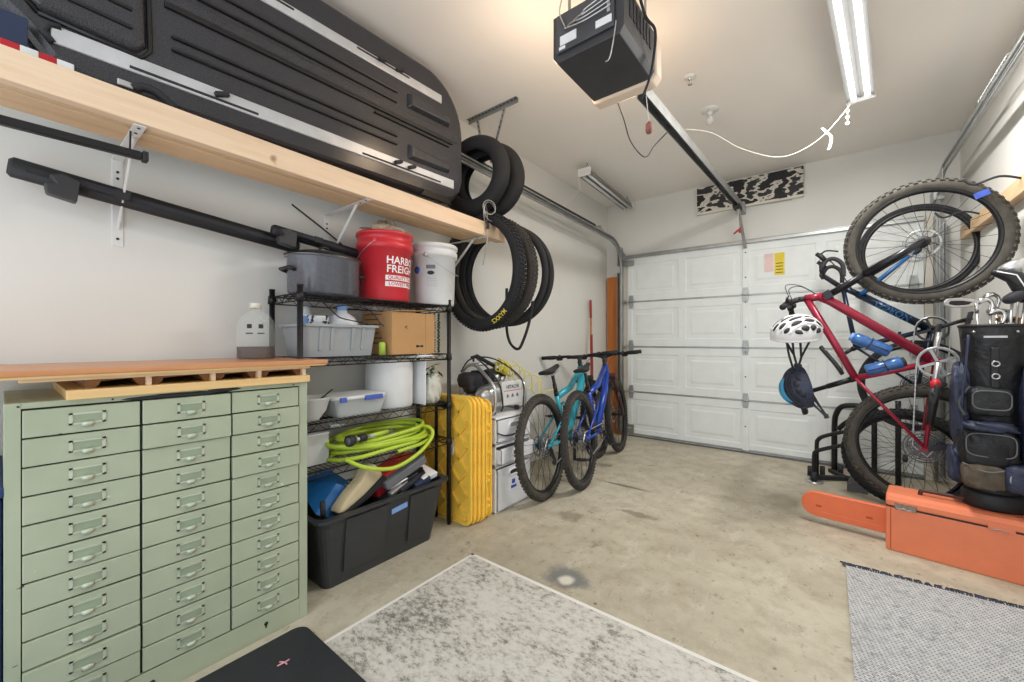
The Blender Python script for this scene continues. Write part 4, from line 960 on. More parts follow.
# ============================================================ YELLOW TRAYS
def yellow_tray(y0, th, x0, x1, h, label, grp):
    t = thing('ribbed_tray', ((x0 + x1) / 2, y0, 0), label, 'tray', grp)
    pts = [(p_[0], p_[1]) for p_ in rounded(x0, x1, 0.0, h, 0.055, 6)]
    b = MB(); N = len(pts)
    inner = rounded(x0 + 0.022, x1 - 0.022, 0.022, h - 0.022, 0.04, 6)
    body = rounded(x0 + 0.012, x1 - 0.012, 0.012, h - 0.012, 0.045, 6)
    bb_ = MB(); bb_.prism([(p_[0], p_[1]) for p_ in body], 0.0155, Matrix.Translation((0, y0 + 0.0140, 0))); bb_.build('tray_core', 'yellow', t)
    th = 0.014
    lo = [V(x, y0 + th, z) for x, z in pts]; f0 = [V(x, y0, z) for x, z in pts]; f1 = [V(x, y0, z) for x, z in inner]; f2 = [V(x, y0 + th * 0.95, z) for x, z in inner]
    vs = lo + f0 + f1 + f2
    fs = [tuple(range(N))[::-1], tuple(range(3 * N, 4 * N))] + [(k * N + i, k * N + (i + 1) % N, (k + 1) * N + (i + 1) % N, (k + 1) * N + i) for k in range(3) for i in range(N)]
    b.add(vs, fs); b.build('tray_shell', 'yellow', t, bevel=0.003)
    return t
yy = 1.757
for k in range(4):
    t = yellow_tray(yy, 0.028, -2.16, -1.70 + 0.006 * k, 0.785 - 0.002 * k, ['foremost yellow ribbed plastic tray, with a small red and white sticker, leaning at the rack', 'second yellow ribbed tray from the front of the upright stack', 'third yellow ribbed tray from the front, in the middle of the upright stack', 'fourth yellow ribbed tray from the front of the upright stack'][k], 'yellow ribbed trays')
    if k == 0:
        b = MB(); yf = yy + 0.007; cxs = [-2.10, -1.97, -1.84]
        for r_ in range(5):
            for c_ in range(3):
                x0_ = -2.13 + 0.13 * c_; z0_ = 0.04 + 0.145 * r_
                b.beam((x0_, yf, z0_), (x0_ + 0.13, yf, z0_ + 0.145), 0.014, 0.018, (0, 1, 0)); b.beam((x0_ + 0.13, yf, z0_), (x0_, yf, z0_ + 0.145), 0.014, 0.018, (0, 1, 0))
        for r_ in range(9):
            z_ = 0.06 + 0.083 * r_; b.prism([(-1.76, z_), (-1.722, z_ + 0.004), (-1.722, z_ + 0.03), (-1.76, z_ + 0.02)], 0.014, Matrix.Translation((0, yy + 0.002, 0)))
        b.build('diamond_rib', 'yellow', t)
        b = MB(); b.box(-1.895, -1.87, yy - 0.004, yy - 0.002, 0.42, 0.51); b.build('red_label', 'redcloth', t); b = MB(); b.box(-1.87, -1.845, yy - 0.004, yy - 0.002, 0.42, 0.51); b.build('white_label', 'paper', t)
    yy += 0.0305
yy += 0.002
t = thing('ribbed_tray', (-1.93, yy, 0), 'rearmost and deepest yellow ribbed tray, next to the clear drawers', 'tray', 'yellow ribbed trays')
b = MB(); b.prism(rounded(-2.16, -1.705, 0.0, 0.745, 0.05, 6), 0.056, Matrix.Translation((0, yy, 0))); b.build('tray_shell', 'yellow', t, bevel=0.004)
b = MB()
for zz in (0.0, 0.0): pass
b.prism(rounded(-2.16, -1.688, 0.0, 0.757, 0.055, 6), 0.010, Matrix.Translation((0, yy - 0.001, 0))); b.build('front_flange', 'yellow', t, bevel=0.003)
b = MB(); b.prism(rounded(-2.16, -1.688, 0.0, 0.757, 0.055, 6), 0.012, Matrix.Translation((0, yy + 0.046, 0))); b.build('rear_flange', 'yellow', t, bevel=0.003)
for z_ in (0.08, 0.12, 0.24, 0.28, 0.42, 0.55, 0.59, 0.68):
    b = MB(); b.box(-1.706, -1.692, yy + 0.012, yy + 0.044, z_, z_ + 0.014); b.build('edge_rib', 'yellow', t)

# ============================================================ CLEAR DRAWERS
t = thing('drawer_tower', (-1.92, 2.19, 0), 'stack of frosted plastic drawers between yellow trays and teal bicycle', 'drawer unit')
DXF = -1.70; y0_, y1_ = 1.995, 2.385
for k, (z0, z1) in enumerate(((0.0, 0.305), (0.31, 0.445), (0.45, 0.625))):
    b = MB(); f = DXF - 0.012
    b.box(-2.14, f, y0_, y1_, z0, z0 + 0.012); b.box(-2.14, f, y0_, y1_, z1 - 0.014, z1); b.box(-2.14, f, y0_, y0_ + 0.01, z0, z1); b.box(-2.14, f, y1_ - 0.01, y1_, z0, z1); b.box(-2.14, -2.13, y0_, y1_, z0, z1)
    b.build('shell', 'drawerpl', t, bevel=0.003)
    e = 0.03 if k == 1 else 0
    b = MB(); x0_, x1_ = -2.1 + e, DXF + e; w_ = y0_ + 0.014, y1_ - 0.014; zb, zt = z0 + 0.014, z1 - 0.018
    b.box(x1_ - 0.005, x1_, w_[0], w_[1], zb, zt); b.box(x0_, x1_, w_[0], w_[0] + 0.004, zb, zt - 0.01); b.box(x0_, x1_, w_[1] - 0.004, w_[1], zb, zt - 0.01); b.box(x0_, x1_, w_[0], w_[1], zb, zb + 0.004)
    d_ = b.build('drawer', 'frost', t)
    b = MB(); zc = zt - 0.045; yc = (y0_ + y1_) / 2 - 0.0
    ring = [V(x1_ + 0.003, yc + 0.062 * math.copysign(min(1, abs(math.cos(a)) ** 0.5), math.cos(a)), zc + 0.02 * math.copysign(abs(math.sin(a)) ** 0.5, math.sin(a))) for a in [2 * pi * i / 28 for i in range(28)]]
    b.tube(ring, 0.006, 6, closed=True); b.build('handle', 'paper', d_)
    b = MB(); b.box(x1_, x1_ + 0.0015, yc - 0.05, yc + 0.05, zc - 0.012, zc + 0.012); b.build('handle_recess', 'ink' if k != 2 else 'grey', d_)
    if k == 0:
        b = MB(); b.box(x1_, x1_ + 0.0015, yc - 0.06, yc + 0.03, 0.12, 0.20); b.build('label_backing', 'paper', d_); b = MB(); b.box(x1_ + 0.0016, x1_ + 0.002, yc - 0.045, yc + 0.015, 0.13, 0.15); b.box(x1_ + 0.0016, x1_ + 0.002, yc - 0.035, yc + 0.0, 0.16, 0.19); b.build('label_print', 'latch', d_)
        b = MB(); b.cbox((-1.80, y0_ + 0.14, 0.1), 0.15, 0.2, 0.12, (0, 0, 0.2)); b.build('contents', 'grey', d_)
    if k == 1:
        b = MB(); b.cbox((-1.80, y0_ + 0.08, 0.37), 0.14, 0.1, 0.07); b.cbox((-1.83, y0_ + 0.22, 0.36), 0.14, 0.12, 0.05, (0, 0, 0.3)); b.build('contents', 'grey', d_)
# ============================================================ COMPRESSOR
cz = 0.632; p = V(-1.90, 2.19, cz); t = thing('air_compressor', p, 'small silver air compressor with tubular roll cage on top of the clear drawers', 'air compressor')
b = MB(); b.blob(V(-1.86, 2.20, cz + 0.115), 0.085, 0.21, 0.085, 0.75, 32, 20); b.build('front_tank', 'silver', t)
b = MB(); b.blob(V(-2.03, 2.20, cz + 0.10), 0.065, 0.17, 0.065, 0.8, 28, 16); b.build('rear_tank', 'silver', t)
b = MB(); b.box(-1.80, -1.772, 2.14, 2.37, cz + 0.045, cz + 0.215); b.build('control_panel', 'whitepl', t, bevel=0.01, seg=3)
b = MB(); b.text('HITACHI', 0.036, lambda x, y: V(-1.7705, 2.255 + x, cz + 0.175 + y)); b.build('lettering', 'ink', t)
b = MB(); b.box(-1.7715, -1.7705, 2.16, 2.35, cz + 0.147, cz + 0.151); b.build('red_stripe', 'red', t)
for k in range(3):
    b = MB(); yk = 2.20 + 0.055 * k; b.prism([(-0.014, -0.012), (0.014, -0.012), (0.006, 0.01), (-0.006, 0.012)], 0.001, Matrix(((0, -1, 0, -1.7705), (1, 0, 0, yk), (0, 0, 1, cz + 0.115), (0, 0, 0, 1)))); b.build('printed_symbol', 'glovegrey', t)
def cage(y): return smooth([V(-2.09, y, cz + 0.03), V(-2.10, y, cz + 0.15), V(-2.06, y + 0.01, cz + 0.29), V(-1.97, y + 0.015, cz + 0.33), V(-1.86, y + 0.01, cz + 0.27), V(-1.765, y, cz + 0.19), V(-1.75, y, cz + 0.10), V(-1.77, y, cz + 0.02), V(-1.85, y, cz + 0.008), V(-2.0, y, cz + 0.01)], 5)
for y in (2.045, 2.375): b = MB(); b.tube(cage(y), 0.0115, 10, closed=True); b.build('roll_bar', 'silver', t)
b = MB(); b.tube([V(-1.98, 2.045, cz + 0.33), V(-1.98, 2.375, cz + 0.33)], 0.012, 10); b.build('carry_handle', 'silver', t)
b = MB(); b.blob((-2.0, 2.06, cz + 0.22), 0.08, 0.075, 0.055, 0.6, 24, 14, 0.06, 3); b.cyl((-1.97, 2.0, cz + 0.18), (-1.97, 2.13, cz + 0.18), 0.045, 18); b.build('motor', 'ink', t)
b = MB(); b.blob((-1.96, 2.27, cz + 0.245), 0.06, 0.10, 0.05, 0.6, 24, 14); b.build('pump_head', 'blackpl', t)
b = MB(); 
for k in range(6): b.box(-2.03, -1.93, 2.10 + 0.014 * k, 2.105 + 0.014 * k, cz + 0.17, cz + 0.285)
b.build('cooling_fin', 'ink', t)
b = MB(); b.cyl((-1.80, 2.10, cz + 0.25), (-1.775, 2.10, cz + 0.25), 0.022, 18); b.cyl((-1.80, 2.16, cz + 0.235), (-1.775, 2.16, cz + 0.235), 0.018, 18); b.build('gauge', 'chrome', t)
for y in (2.08, 2.34): b = MB(); b.cyl((-1.80, y, cz), (-1.80, y, cz + 0.03), 0.018, 12); b.build('rubber_foot', 'ink', t)
cord('air_tube', [V(-2.05, 2.02, cz + 0.28), V(-1.97, 2.03, cz + 0.37), V(-1.86, 2.12, cz + 0.38), V(-1.77, 2.24, cz + 0.30), V(-1.735, 2.33, cz + 0.20), V(-1.725, 2.32, cz + 0.05), V(-1.715, 2.29, cz - 0.08), V(-1.70, 2.2, cz - 0.135), V(-1.69, 2.08, cz - 0.13), V(-1.685, 1.99, cz - 0.10)], 0.0055, 'ink', 'black hose looping over the compressor and down across the clear drawers', 'hose')
cord('air_tube', [V(-1.90, 2.02, cz + 0.38), V(-1.83, 2.06, cz + 0.31), V(-1.745, 2.08, cz + 0.2), V(-1.742, 2.11, cz + 0.06), V(-1.765, 2.12, cz + 0.02)], 0.006, 'ink', 'short black hose hanging over the front of the compressor tank', 'hose')
b = MB(); q = V(-1.93, 2.0, cz + 0.385); b.cyl(q, q + V(0.0, 0.05, 0.01), 0.009, 12); b.cyl(q + V(0, 0.02, 0), q + V(0, 0.02, -0.03), 0.007, 10); b.tube([q + V(0, 0.05, 0.01), V(-1.90, 2.2, cz + 0.32)], 0.014, 10); tag(b.build('blow_gun', 'blackpl'), 'black air blow gun lying across the top of the compressor', 'air gun')
t = thing('air_hose', (-1.86, 2.35, cz + 0.3), 'coiled yellow air hose spilling from the compressor onto the teal bicycle tire', 'hose')
b = MB(); pts = []
for i in range(90): a = i * 2 * pi / 13; k = i / 90; pts.append(V(-1.86 + 0.03 * math.sin(a), 2.20 + 0.14 * k + 0.012 * math.sin(a * 1.3), cz + 0.33 - 0.05 * k + 0.045 * math.cos(a)))
b.tube(pts, 0.005, 7); b.build('tight_coil', 'yhose', t)
b = MB(); pts = []
for i in range(120):
    a = i * 2 * pi / 30; k = i / 119; pts.append(V(-1.86 + 0.16 * k * k + 0.02 * math.sin(a), 2.36 + 0.16 * k + 0.065 * math.sin(a), cz + 0.28 - 0.13 * k + 0.065 * math.cos(a)))
pts += smooth([pts[-1], V(-1.68, 2.46, 0.765), V(-1.62, 2.42, 0.77), V(-1.60, 2.52, 0.77), V(-1.66, 2.58, 0.765)], 6)
b.tube(pts, 0.0035, 7); b.build('loose_coil', 'yhose', t)
t2 = None

# ============================================================ SHELF BOARD, BRACKETS, CARGO BOX
SL = -0.014
def bz(y, z=0.0): return z + SL * y
t = thing('wall_shelf', (-1.9, 1.0, 1.84), 'long raw pine shelf of doubled planks on white brackets along the left wall', 'shelf')
def plank(nm, x0, x1, y0, y1, z0, z1, m):
    b = MB(); vs = [V(x, y, z + SL * y) for x in (x0, x1) for y in (y0, y1) for z in (z0, z1)]
    b.add(vs, [(0, 1, 3, 2), (4, 6, 7, 5), (0, 4, 5, 1), (2, 3, 7, 6), (0, 2, 6, 4), (1, 5, 7, 3)]); return b.build(nm, m, t, bevel=0.003)
plank('front_plank', -1.806, -1.768, -0.5, 2.175, 1.845, 1.938, 'pine2')
plank('rear_plank', -1.846, -1.808, -0.5, 2.175, 1.850, 1.936, 'pine')
plank('flat_plank', -1.985, -1.847, -0.5, 2.10, 1.846, 1.884, 'pine')
def bracket(y, lbl):
    z = 1.843 + SL * y
    t = thing('shelf_bracket', (-2.1, y, z - 0.3), lbl, 'shelf bracket', None)
    b = MB(); b.box(WL, WL + 0.004, y - 0.016, y + 0.016, z - 0.34, z); b.build('wall_leg', 'white', t, bevel=0.001)
    b = MB(); b.box(WL, -1.775, y - 0.016, y + 0.016, z - 0.004, z - 0.0005); b.build('shelf_arm', 'white', t, bevel=0.001)
    b = MB(); b.beam((WL + 0.004, y, z - 0.27), (-1.885, y, z - 0.006), 0.016, 0.005, (0, 1, 0)); b.build('diagonal_brace', 'white', t)
    for x in (-1.80, -1.85): MB().cyl((x, y, z - 0.0055), (x, y, z - 0.004), 0.005, 8).build('screw', 'ink', t)
    for zz in (0.05, 0.075, 0.31): MB().cyl((WL + 0.004, y, z - zz), (WL + 0.006, y, z - zz), 0.005, 8).build('screw', 'ink', t)
bracket(0.285, 'white metal bracket under the near end of the pine shelf beside the black bars')
bracket(1.12, 'white metal bracket under the pine shelf above the grey roasting pot')
bracket(1.97, 'white metal bracket under the far end of the pine shelf behind the hanging tires')

# cargo box: standing on its side, base facing the room
XF = -1.855
BZ0, BZ1 = 1.955, 2.70; BY0, BY1 = -0.14, 1.845
def boxz(y): return 0.027 * y
t = thing('roof_cargo_box', (-1.95, 0.85, 1.95), 'black car roof box standing on its side on the pine shelf, ribbed base facing out', 'roof box')
def outline(ins=0.0):
    z0, z1, y0, y1 = BZ0 + ins, BZ1 - ins, BY0 + ins, BY1 - ins
    pts = []
    # right end: rounded, more sweep at top; left end: pointed sweep
    pts += [(0.16 + ins, z0), (y1 - 0.14, z0)]
    pts += [(y1 - 0.14 + 0.14 * math.sin(i * pi / 16), z0 + 0.16 * (1 - math.cos(i * pi / 16))) for i in range(1, 9)]
    pts += [(y1 - 0.30 * (1 - math.cos(i * pi / 20)), z1 - 0.32 + 0.32 * math.sin(i * pi / 20)) for i in range(0, 11)]
    pts += [(-0.35, z1), (-0.42, z1 - 0.1), (-0.30, z1 - 0.3), (0.04 + ins, z0 + 0.10), (0.09 + ins, z0 + 0.03)]
    return [(y, z + boxz(y)) for y, z in pts]
def yz(pts, x): return [V(x, y, z) for y, z in pts]
o1 = outline(0.0); o2 = outline(0.018)
N = len(o1)
b = MB(); loops = [yz(outline(0.05), -2.175), yz(o1, -2.10), yz(o1, XF - 0.03), yz(outline(0.006), XF - 0.008), yz(o2, XF)]
vs = [q for l in loops for q in l]; fs = [(k * N + i, k * N + (i + 1) % N, (k + 1) * N + (i + 1) % N, (k + 1) * N + i) for k in range(4) for i in range(N)] + [tuple(range(N)), tuple(4 * N + i for i in range(N))]
b.add(vs, fs); b.build('shell', 'shell', t)
b = MB(); b.tube(yz(outline(-0.003), XF - 0.05), 0.006, 8, closed=True); b.build('rim_seam', 'ink', t)
def strip(y0, y1, zc, h, dx, nm, m, slope0=0, bev=0.004, x0=XF - 0.004, par=None):
    b = MB(); vs = [V(x, y, z + boxz(y)) for x in (x0, XF + dx) for y in (y0, y1) for z in (zc - h / 2, zc + h / 2)]
    b.add(vs, [(0, 1, 3, 2), (4, 6, 7, 5), (0, 4, 5, 1), (2, 3, 7, 6), (0, 2, 6, 4), (1, 5, 7, 3)]); return b.build(nm, m, par or t, bevel=bev)
# aluminium rails with slots
r1 = strip(0.095, 1.76, 2.06, 0.055, 0.006, 'mounting_rail', 'alu'); r2 = strip(0.0, 1.66, 2.55, 0.05, 0.006, 'mounting_rail', 'alu')
for rr, y0_, y1_, zc in ((r1, 0.27, 0.66, 2.046), (r1, 1.13, 1.65, 2.046), (r2, 0.40, 0.80, 2.563), (r2, 1.1, 1.42, 2.563)):
    strip(y0_, y1_, zc, 0.010, 0.0075, 'slot', 'ink', par=rr, bev=0.001, x0=XF + 0.004)
for y, zc in ((0.53, 2.066), (1.34, 2.066), (1.43, 2.066), (1.35, 2.57), (1.24, 2.57)):
    b = MB(); b.cbox((XF + 0.016, y, zc + boxz(y)), 0.022, 0.05, 0.018, (0.4, 0, 0)); b.build('clamp_knob', 'ink', t, bevel=0.005)
# rib channels (raised black ribs)
for zc, y0_, y1_ in ((2.165, 0.38, 1.34), (2.21, 0.38, 1.34), (2.395, 0.36, 1.34), (2.45, 0.36, 1.34), (2.315, 0.36, 1.75), (2.285, 1.2, 1.72)):
    strip(y0_, y1_, zc, 0.012 if zc not in (2.315,) else 0.022, 0.011, 'stiffening_rib', 'shell2', bev=0.005)
strip(0.36, 1.80, 2.35, 0.045, 0.004, 'stiffening_rib', 'shell', bev=0.004)
# end pads
for zc in (2.145, 2.43):
    b = MB(); vs = []
    y0_, y1_ = 1.41, 1.72
    for x, i_ in ((XF, 0), (XF + 0.028, 0.014)):
        vs += [V(x, y0_ + i_, zc - 0.035 + i_ + boxz(y0_)), V(x, y1_ - i_, zc - 0.030 + i_ + boxz(y1_)), V(x, y1_ - i_, zc + 0.030 - i_ + boxz(y1_)), V(x, y0_ + i_, zc + 0.05 - i_ + boxz(y0_))]
    b.add(vs, [(0, 1, 2, 3), (4, 5, 6, 7)] + [(i, (i + 1) % 4, (i + 1) % 4 + 4, i + 4) for i in range(4)]); b.build('end_pad', 'shell', t, bevel=0.006, seg=3)
# raised field at left end
b = MB(); pts = [(0.07, 2.115), (0.29, 2.105), (0.315, 2.14), (0.305, 2.50), (0.27, 2.60), (-0.33, 2.64), (-0.28, 2.50), (0.0, 2.20)]
def ring_inset(pts, k):
    cy = sum(p_[0] for p_ in pts) / len(pts); cz_ = sum(p_[1] for p_ in pts) / len(pts); return [(cy + (y - cy) * k, cz_ + (z - cz_) * k) for y, z in pts]
N = len(pts); l0 = yz(pts, XF - 0.002); l1 = yz(ring_inset(pts, 0.95), XF + 0.022)
b.add(l0 + l1, [(i, (i + 1) % N, (i + 1) % N + N, i + N) for i in range(N)] + [tuple(N + i for i in range(N))]); b.build('raised_field', 'shell', t, bevel=0.012, seg=3)
for zc in (2.18, 2.24, 2.33, 2.39, 2.48): 
    b = MB(); b.beam((XF + 0.023, -0.1 + (2.48 - zc) * 0.5, zc), (XF + 0.023, 0.275, zc - 0.004), 0.012, 0.012, (1, 0, 0)); b.build('stiffening_rib', 'shell2', t, bevel=0.004)
b = MB(); b.tube(yz([(0.07, 2.108), (0.30, 2.098), (0.323, 2.135), (0.313, 2.51), (0.27, 2.615)], XF + 0.002), 0.008, 8); b.tube(yz([(0.07, 2.108), (0.0, 2.19), (-0.29, 2.50)], XF + 0.002), 0.007, 8); b.build('field_groove', 'shell2', t)
b = MB(); b.tube(yz([(0.10, 2.035), (0.08, 2.06), (0.09, 2.085), (0.115, 2.09)], XF + 0.006), 0.009, 8); b.build('rail_end_stop', 'ink', t)
b = MB(); b.tube(smooth(yz([(0.28, 1.985), (0.30, 2.0), (0.34, 2.0), (0.39, 1.965)], XF + 0.004), 4), 0.014, 8); b.build('lock_handle', 'ink', t)
b = MB(); b.cbox((XF + 0.004, 0.26, 1.99), 0.008, 0.04, 0.02); b.build('lock_plate', 'silver', t, bevel=0.003)
b = MB(); b.prism([(0, 0), (0.24, 0), (0.21, 0.04), (0.03, 0.04)], 0.01, Matrix(((0, 1, 0, XF - 0.002), (1, 0, 0, 1.5), (0, 0, 1, 1.975), (0, 0, 0, 1)))); b.build('handle_recess', 'shell2', t, bevel=0.002)
# flag cloth tucked below
t = thing('folded_flag', (-1.82, 0.05, 1.945), 'navy cloth with red and white stripes tucked under the black roof box', 'cloth')
def cl(y0, y1, z0, z1, m, nm, x=-1.81):
    b = MB(); vs = [V(xx, y, z + SL * y) for xx in (x, x + 0.006) for y in (y0, y1) for z in (z0, z1)]
    b.add(vs, [(0, 1, 3, 2), (4, 6, 7, 5), (0, 4, 5, 1), (2, 3, 7, 6), (0, 2, 6, 4), (1, 5, 7, 3)]); b.build(nm, m, t, bevel=0.002)
ys = [-0.035 + 0.035 * i for i in range(7)]
for i in range(5): cl(ys[i], ys[i + 1], 1.939, 1.972, 'redcloth' if i % 2 else 'whitecloth', 'stripe')
cl(-0.35, 0.05, 1.973, 2.06, 'navycloth', 'navy_field', -1.822)

# crossbars
def bar(name, A, B, wd, h, label, foot=None):
    t = thing(name, A, label, 'roof rack bar'); A = Vector(A); B = Vector(B)
    x = (B - A).normalized(); y = V(0, 0, 1).cross(x).normalized(); z = x.cross(y); m = Matrix((x, y, z)).transposed().to_4x4(); m.translation = A; L = (B - A).length
    b = MB(); b.tube([A - x * 0.0, A + x * 0.01, A + x * (L - 0.01), B], [h * 0.7, h, h, h * 0.7], 16)
    for q in b.v:
        l = m.inverted() @ q; l.y *= wd / h; q.x, q.y, q.z = (m @ l)
    b.build('crossbar', 'blackpl', t)
    b = MB(); b.beam(A + x * 0.04 - y * (wd + 0.001), B - x * 0.04 - y * (wd + 0.001), 0.003, h * 0.5); b.build('channel', 'ink', t)
    if foot is not None:
        for f_ in foot:
            c = A + x * f_ - y * (wd + 0.012)
            b = MB(); b.prism([(-0.035, -0.03), (-0.042, -0.004), (-0.022, 0.004), (-0.036, 0.022), (-0.012, 0.034), (0.024, 0.026), (0.024, -0.036)], 0.04, m @ Matrix.Translation((f_, -wd - 0.05, -0.034)) @ Matrix.Diagonal((1.2, 1.1, 1.2, 1))); b.build('clamp_foot', 'darkgrey', t, bevel=0.005)
            b = MB(); b.beam(c + x * 0.03, c + x * 0.13, 0.03, 0.022); b.beam(c + x * 0.12, c + x * 0.16, 0.035, 0.03); b.build('clamp_arm', 'ink', t, bevel=0.003)
    return t
bar('roof_rack_bar', (-2.10, 0.015, 1.70), (-2.10, 0.93, 1.60), 0.022, 0.034, 'long black roof rack bar with clamp foot on the wall under the pine shelf', (0.13,))
bar('roof_rack_bar', (-2.06, 0.79, 1.655), (-2.06, 1.42, 1.595), 0.022, 0.026, 'second black roof rack bar, behind the grey roasting pot and red bucket', (0.06,))
t = thing('roof_rack_bar', (-1.97, -0.1, 1.79), 'slim black bar hanging in front of the nearest white shelf bracket', 'roof rack bar')
b = MB(); b.beam((-1.845, -0.5, 1.748), (-1.845, 0.300, 1.760), 0.028, 0.026); b.build('crossbar', 'black', t, bevel=0.006, seg=3); b = MB(); b.beam((-1.845, 0.300, 1.760), (-1.845, 0.316, 1.760), 0.032, 0.034); b.build('end_cap', 'blackpl', t, bevel=0.004)
b = MB(); b.tube([(-1.845, 0.27, 1.765), (-1.845, 0.272, 1.838)], 0.003, 6); b.tube([(-1.845, -0.3, 1.755), (-1.845, -0.3, 1.846)], 0.003, 6); b.build('hanging_tie', 'ink', t)
cord('black_strap', [V(-2.15, 0.92, 1.825), V(-2.16, 1.15, 1.70), V(-2.165, 1.33, 1.58)], 0.005, 'ink', 'thin black strap running diagonally down the wall behind the bracket', 'strap')

# ============================================================ TIRES
def tire_mesh(c, n, up, a, bb, r, tread=0, sq=0.9, nseg=72, open_=True):
    """hollow unmounted tire: oval ring (semi axes a horizontally, bb along up) with an open bead"""
    b = MB(); c = Vector(c); n = Vector(n).normalized(); up = Vector(up); up = (up - n * up.dot(n)).normalized(); u = up.cross(n)
    K = 12; cs = [(-0.95 if False else 0)]; prof = []
    # section: starts at inner bead one side, over tread to the other bead
    for j in range(K + 1):
        ph = rad(-140) + rad(280) * j / K; prof.append((r * math.cos(ph), r * math.sin(ph) * sq))
    vs = []; fs = []
    for i in range(nseg):
        t_ = 2 * pi * i / nseg; d = u * math.cos(t_) * 1.0 + up * math.sin(t_); base = c + u * (math.cos(t_) * a) + up * (math.sin(t_) * bb)
        dd = (u * math.cos(t_) * bb + up * math.sin(t_) * a).normalized()
        for (pr, pn) in prof: vs.append(base + dd * pr + n * pn)
    KK = K + 1
    for i in range(nseg):
        for j in range(K): fs.append((i * KK + j, ((i + 1) % nseg) * KK + j, ((i + 1) % nseg) * KK + j + 1, i * KK + j + 1))
    b.add(vs, fs, True)
    kb = None
    if tread:
        kb = MB(); NT_ = tread
        for i in range(NT_):
            for q, phd in enumerate((-42, -16, 16, 42) if tread > 60 else (-50, -18, 18, 50)):
                t_ = 2 * pi * (i + (0.5 if q % 2 else 0)) / NT_; ph = rad(phd)
                base = c + u * (math.cos(t_) * a) + up * (math.sin(t_) * bb); dd = (u * math.cos(t_) * bb + up * math.sin(t_) * a).normalized()
                o_ = (dd * math.cos(ph) + n * math.sin(ph) * sq).normalized(); tg = n.cross(dd)
                w1 = 2 * pi * bb / NT_ * 0.5; cc = base + dd * (r * math.cos(ph)) + n * (r * math.sin(ph) * sq) 
                x = tg; z = o_; y = z.cross(x).normalized(); m = Matrix((x, y, z)).transposed().to_4x4(); m.translation = cc
                kb.box(-w1 / 2, w1 / 2, -r * 0.17, r * 0.17, -0.002, r * 0.24, m)
    return b, kb, (c, n, u, up)
def loose_tire(name, c, n, a, bb, r, label, tread, mt='rubber', cat='tire', text=None, grp=None):
    t = thing(name, c, label, cat, grp)
    b, kb, fr = tire_mesh(c, n, (0, 0, 1), a, bb, r, tread)
    b.build('casing', mt, t, solid=0.003)
    if kb: kb.build('tread_blocks', mt, t)
    if text:
        c_, n_, u, up = fr; b = MB(); sgn = -1
        def fn(x, y):
            t_ = rad(238) + x / bb
            base = c_ + u * (math.cos(t_) * a) + up * (math.sin(t_) * bb); dd = (u * math.cos(t_) * bb + up * math.sin(t_) * a).normalized()
            ph = rad(-75) - y * 0 ; rr = r * 1.06
            ph = rad(-74) + y / r
            return base + dd * (rr * math.cos(ph)) + n_ * (rr * math.sin(ph) * 0.9)
        b.text(text, 0.040, fn); b.build('lettering', 'yellowtag', t)
    return t
def nrm(deg): return V(math.sin(rad(deg)), math.cos(rad(deg)), 0)   # axis nearly along the wall
loose_tire('loose_tire', (-1.855, 2.03, 1.60), nrm(-6), 0.290, 0.355, 0.042, 'front hanging tire with yellow lettering, looped over the shelf end', 84, 'rubber', 'tire', 'MAXXIS')
loose_tire('loose_tire', (-1.835, 2.115, 1.60), nrm(-14), 0.290, 0.345, 0.035, 'second tire of the bunch hanging on the shelf end, behind the lettered one', 84, 'rubber_worn')
loose_tire('loose_tire', (-1.83, 2.22, 1.60), nrm(-21), 0.305, 0.345, 0.024, 'third tire of the hanging bunch, smooth and slim', 0, 'rubber')
loose_tire('loose_tire', (-1.83, 2.285, 1.60), nrm(-25), 0.305, 0.34, 0.024, 'rearmost tire of the hanging bunch, farthest to the right', 0, 'rubber')
loose_tire('scooter_tire', (-1.90, 2.00, 2.25), nrm(-8), 0.215, 0.212, 0.058, 'left one of two fat smooth tires standing on top of the shelf end', 0, 'rubber')
loose_tire('scooter_tire', (-1.89, 2.125, 2.25), nrm(-16), 0.215, 0.212, 0.058, 'right one of two fat smooth tires standing on top of the shelf end', 0, 'rubber')
t_ = smooth([V(-1.78, 2.20, 1.5), V(-1.80, 2.22, 1.25), V(-1.76, 2.21, 1.12), V(-1.68, 2.20, 1.075), V(-1.64, 2.21, 1.14), V(-1.60, 2.22, 1.26), V(-1.57, 2.22, 1.4)], 6)
tag(MB().tube(t_, 0.010, 8).build('inner_tube', 'rubber'), 'thin black inner tube drooping in a loop below the hanging tires', 'inner tube')
# cable lock
t = thing('cable_lock', (-1.77, 1.96, 1.95), 'looped grey steel cable hanging over the shelf edge beside the tires', 'cable lock')
for k, (dy, rr_) in enumerate(((0.0, 0.055), (0.03, 0.06), (0.01, 0.045))):
    b = MB(); b.torus((-1.755 + 0.012 * k, 1.95 + dy, 1.955 + 0.02 * k), nrm(60 + 25 * k), rr_, 0.004, 36, 7); b.build('cable_loop', 'steel', t)
b = MB(); b.tube(smooth([V(-1.75, 1.96, 1.90), V(-1.748, 1.965, 1.84), V(-1.75, 1.95, 1.74), V(-1.76, 1.93, 1.62)], 5), 0.004, 7); b.build('cable_tail', 'steel', t)
b = MB(); b.tube([V(-1.75, 1.965, 1.90), V(-1.75, 1.967, 1.86)], 0.010, 10); b.build('lock_barrel', 'ink', t)

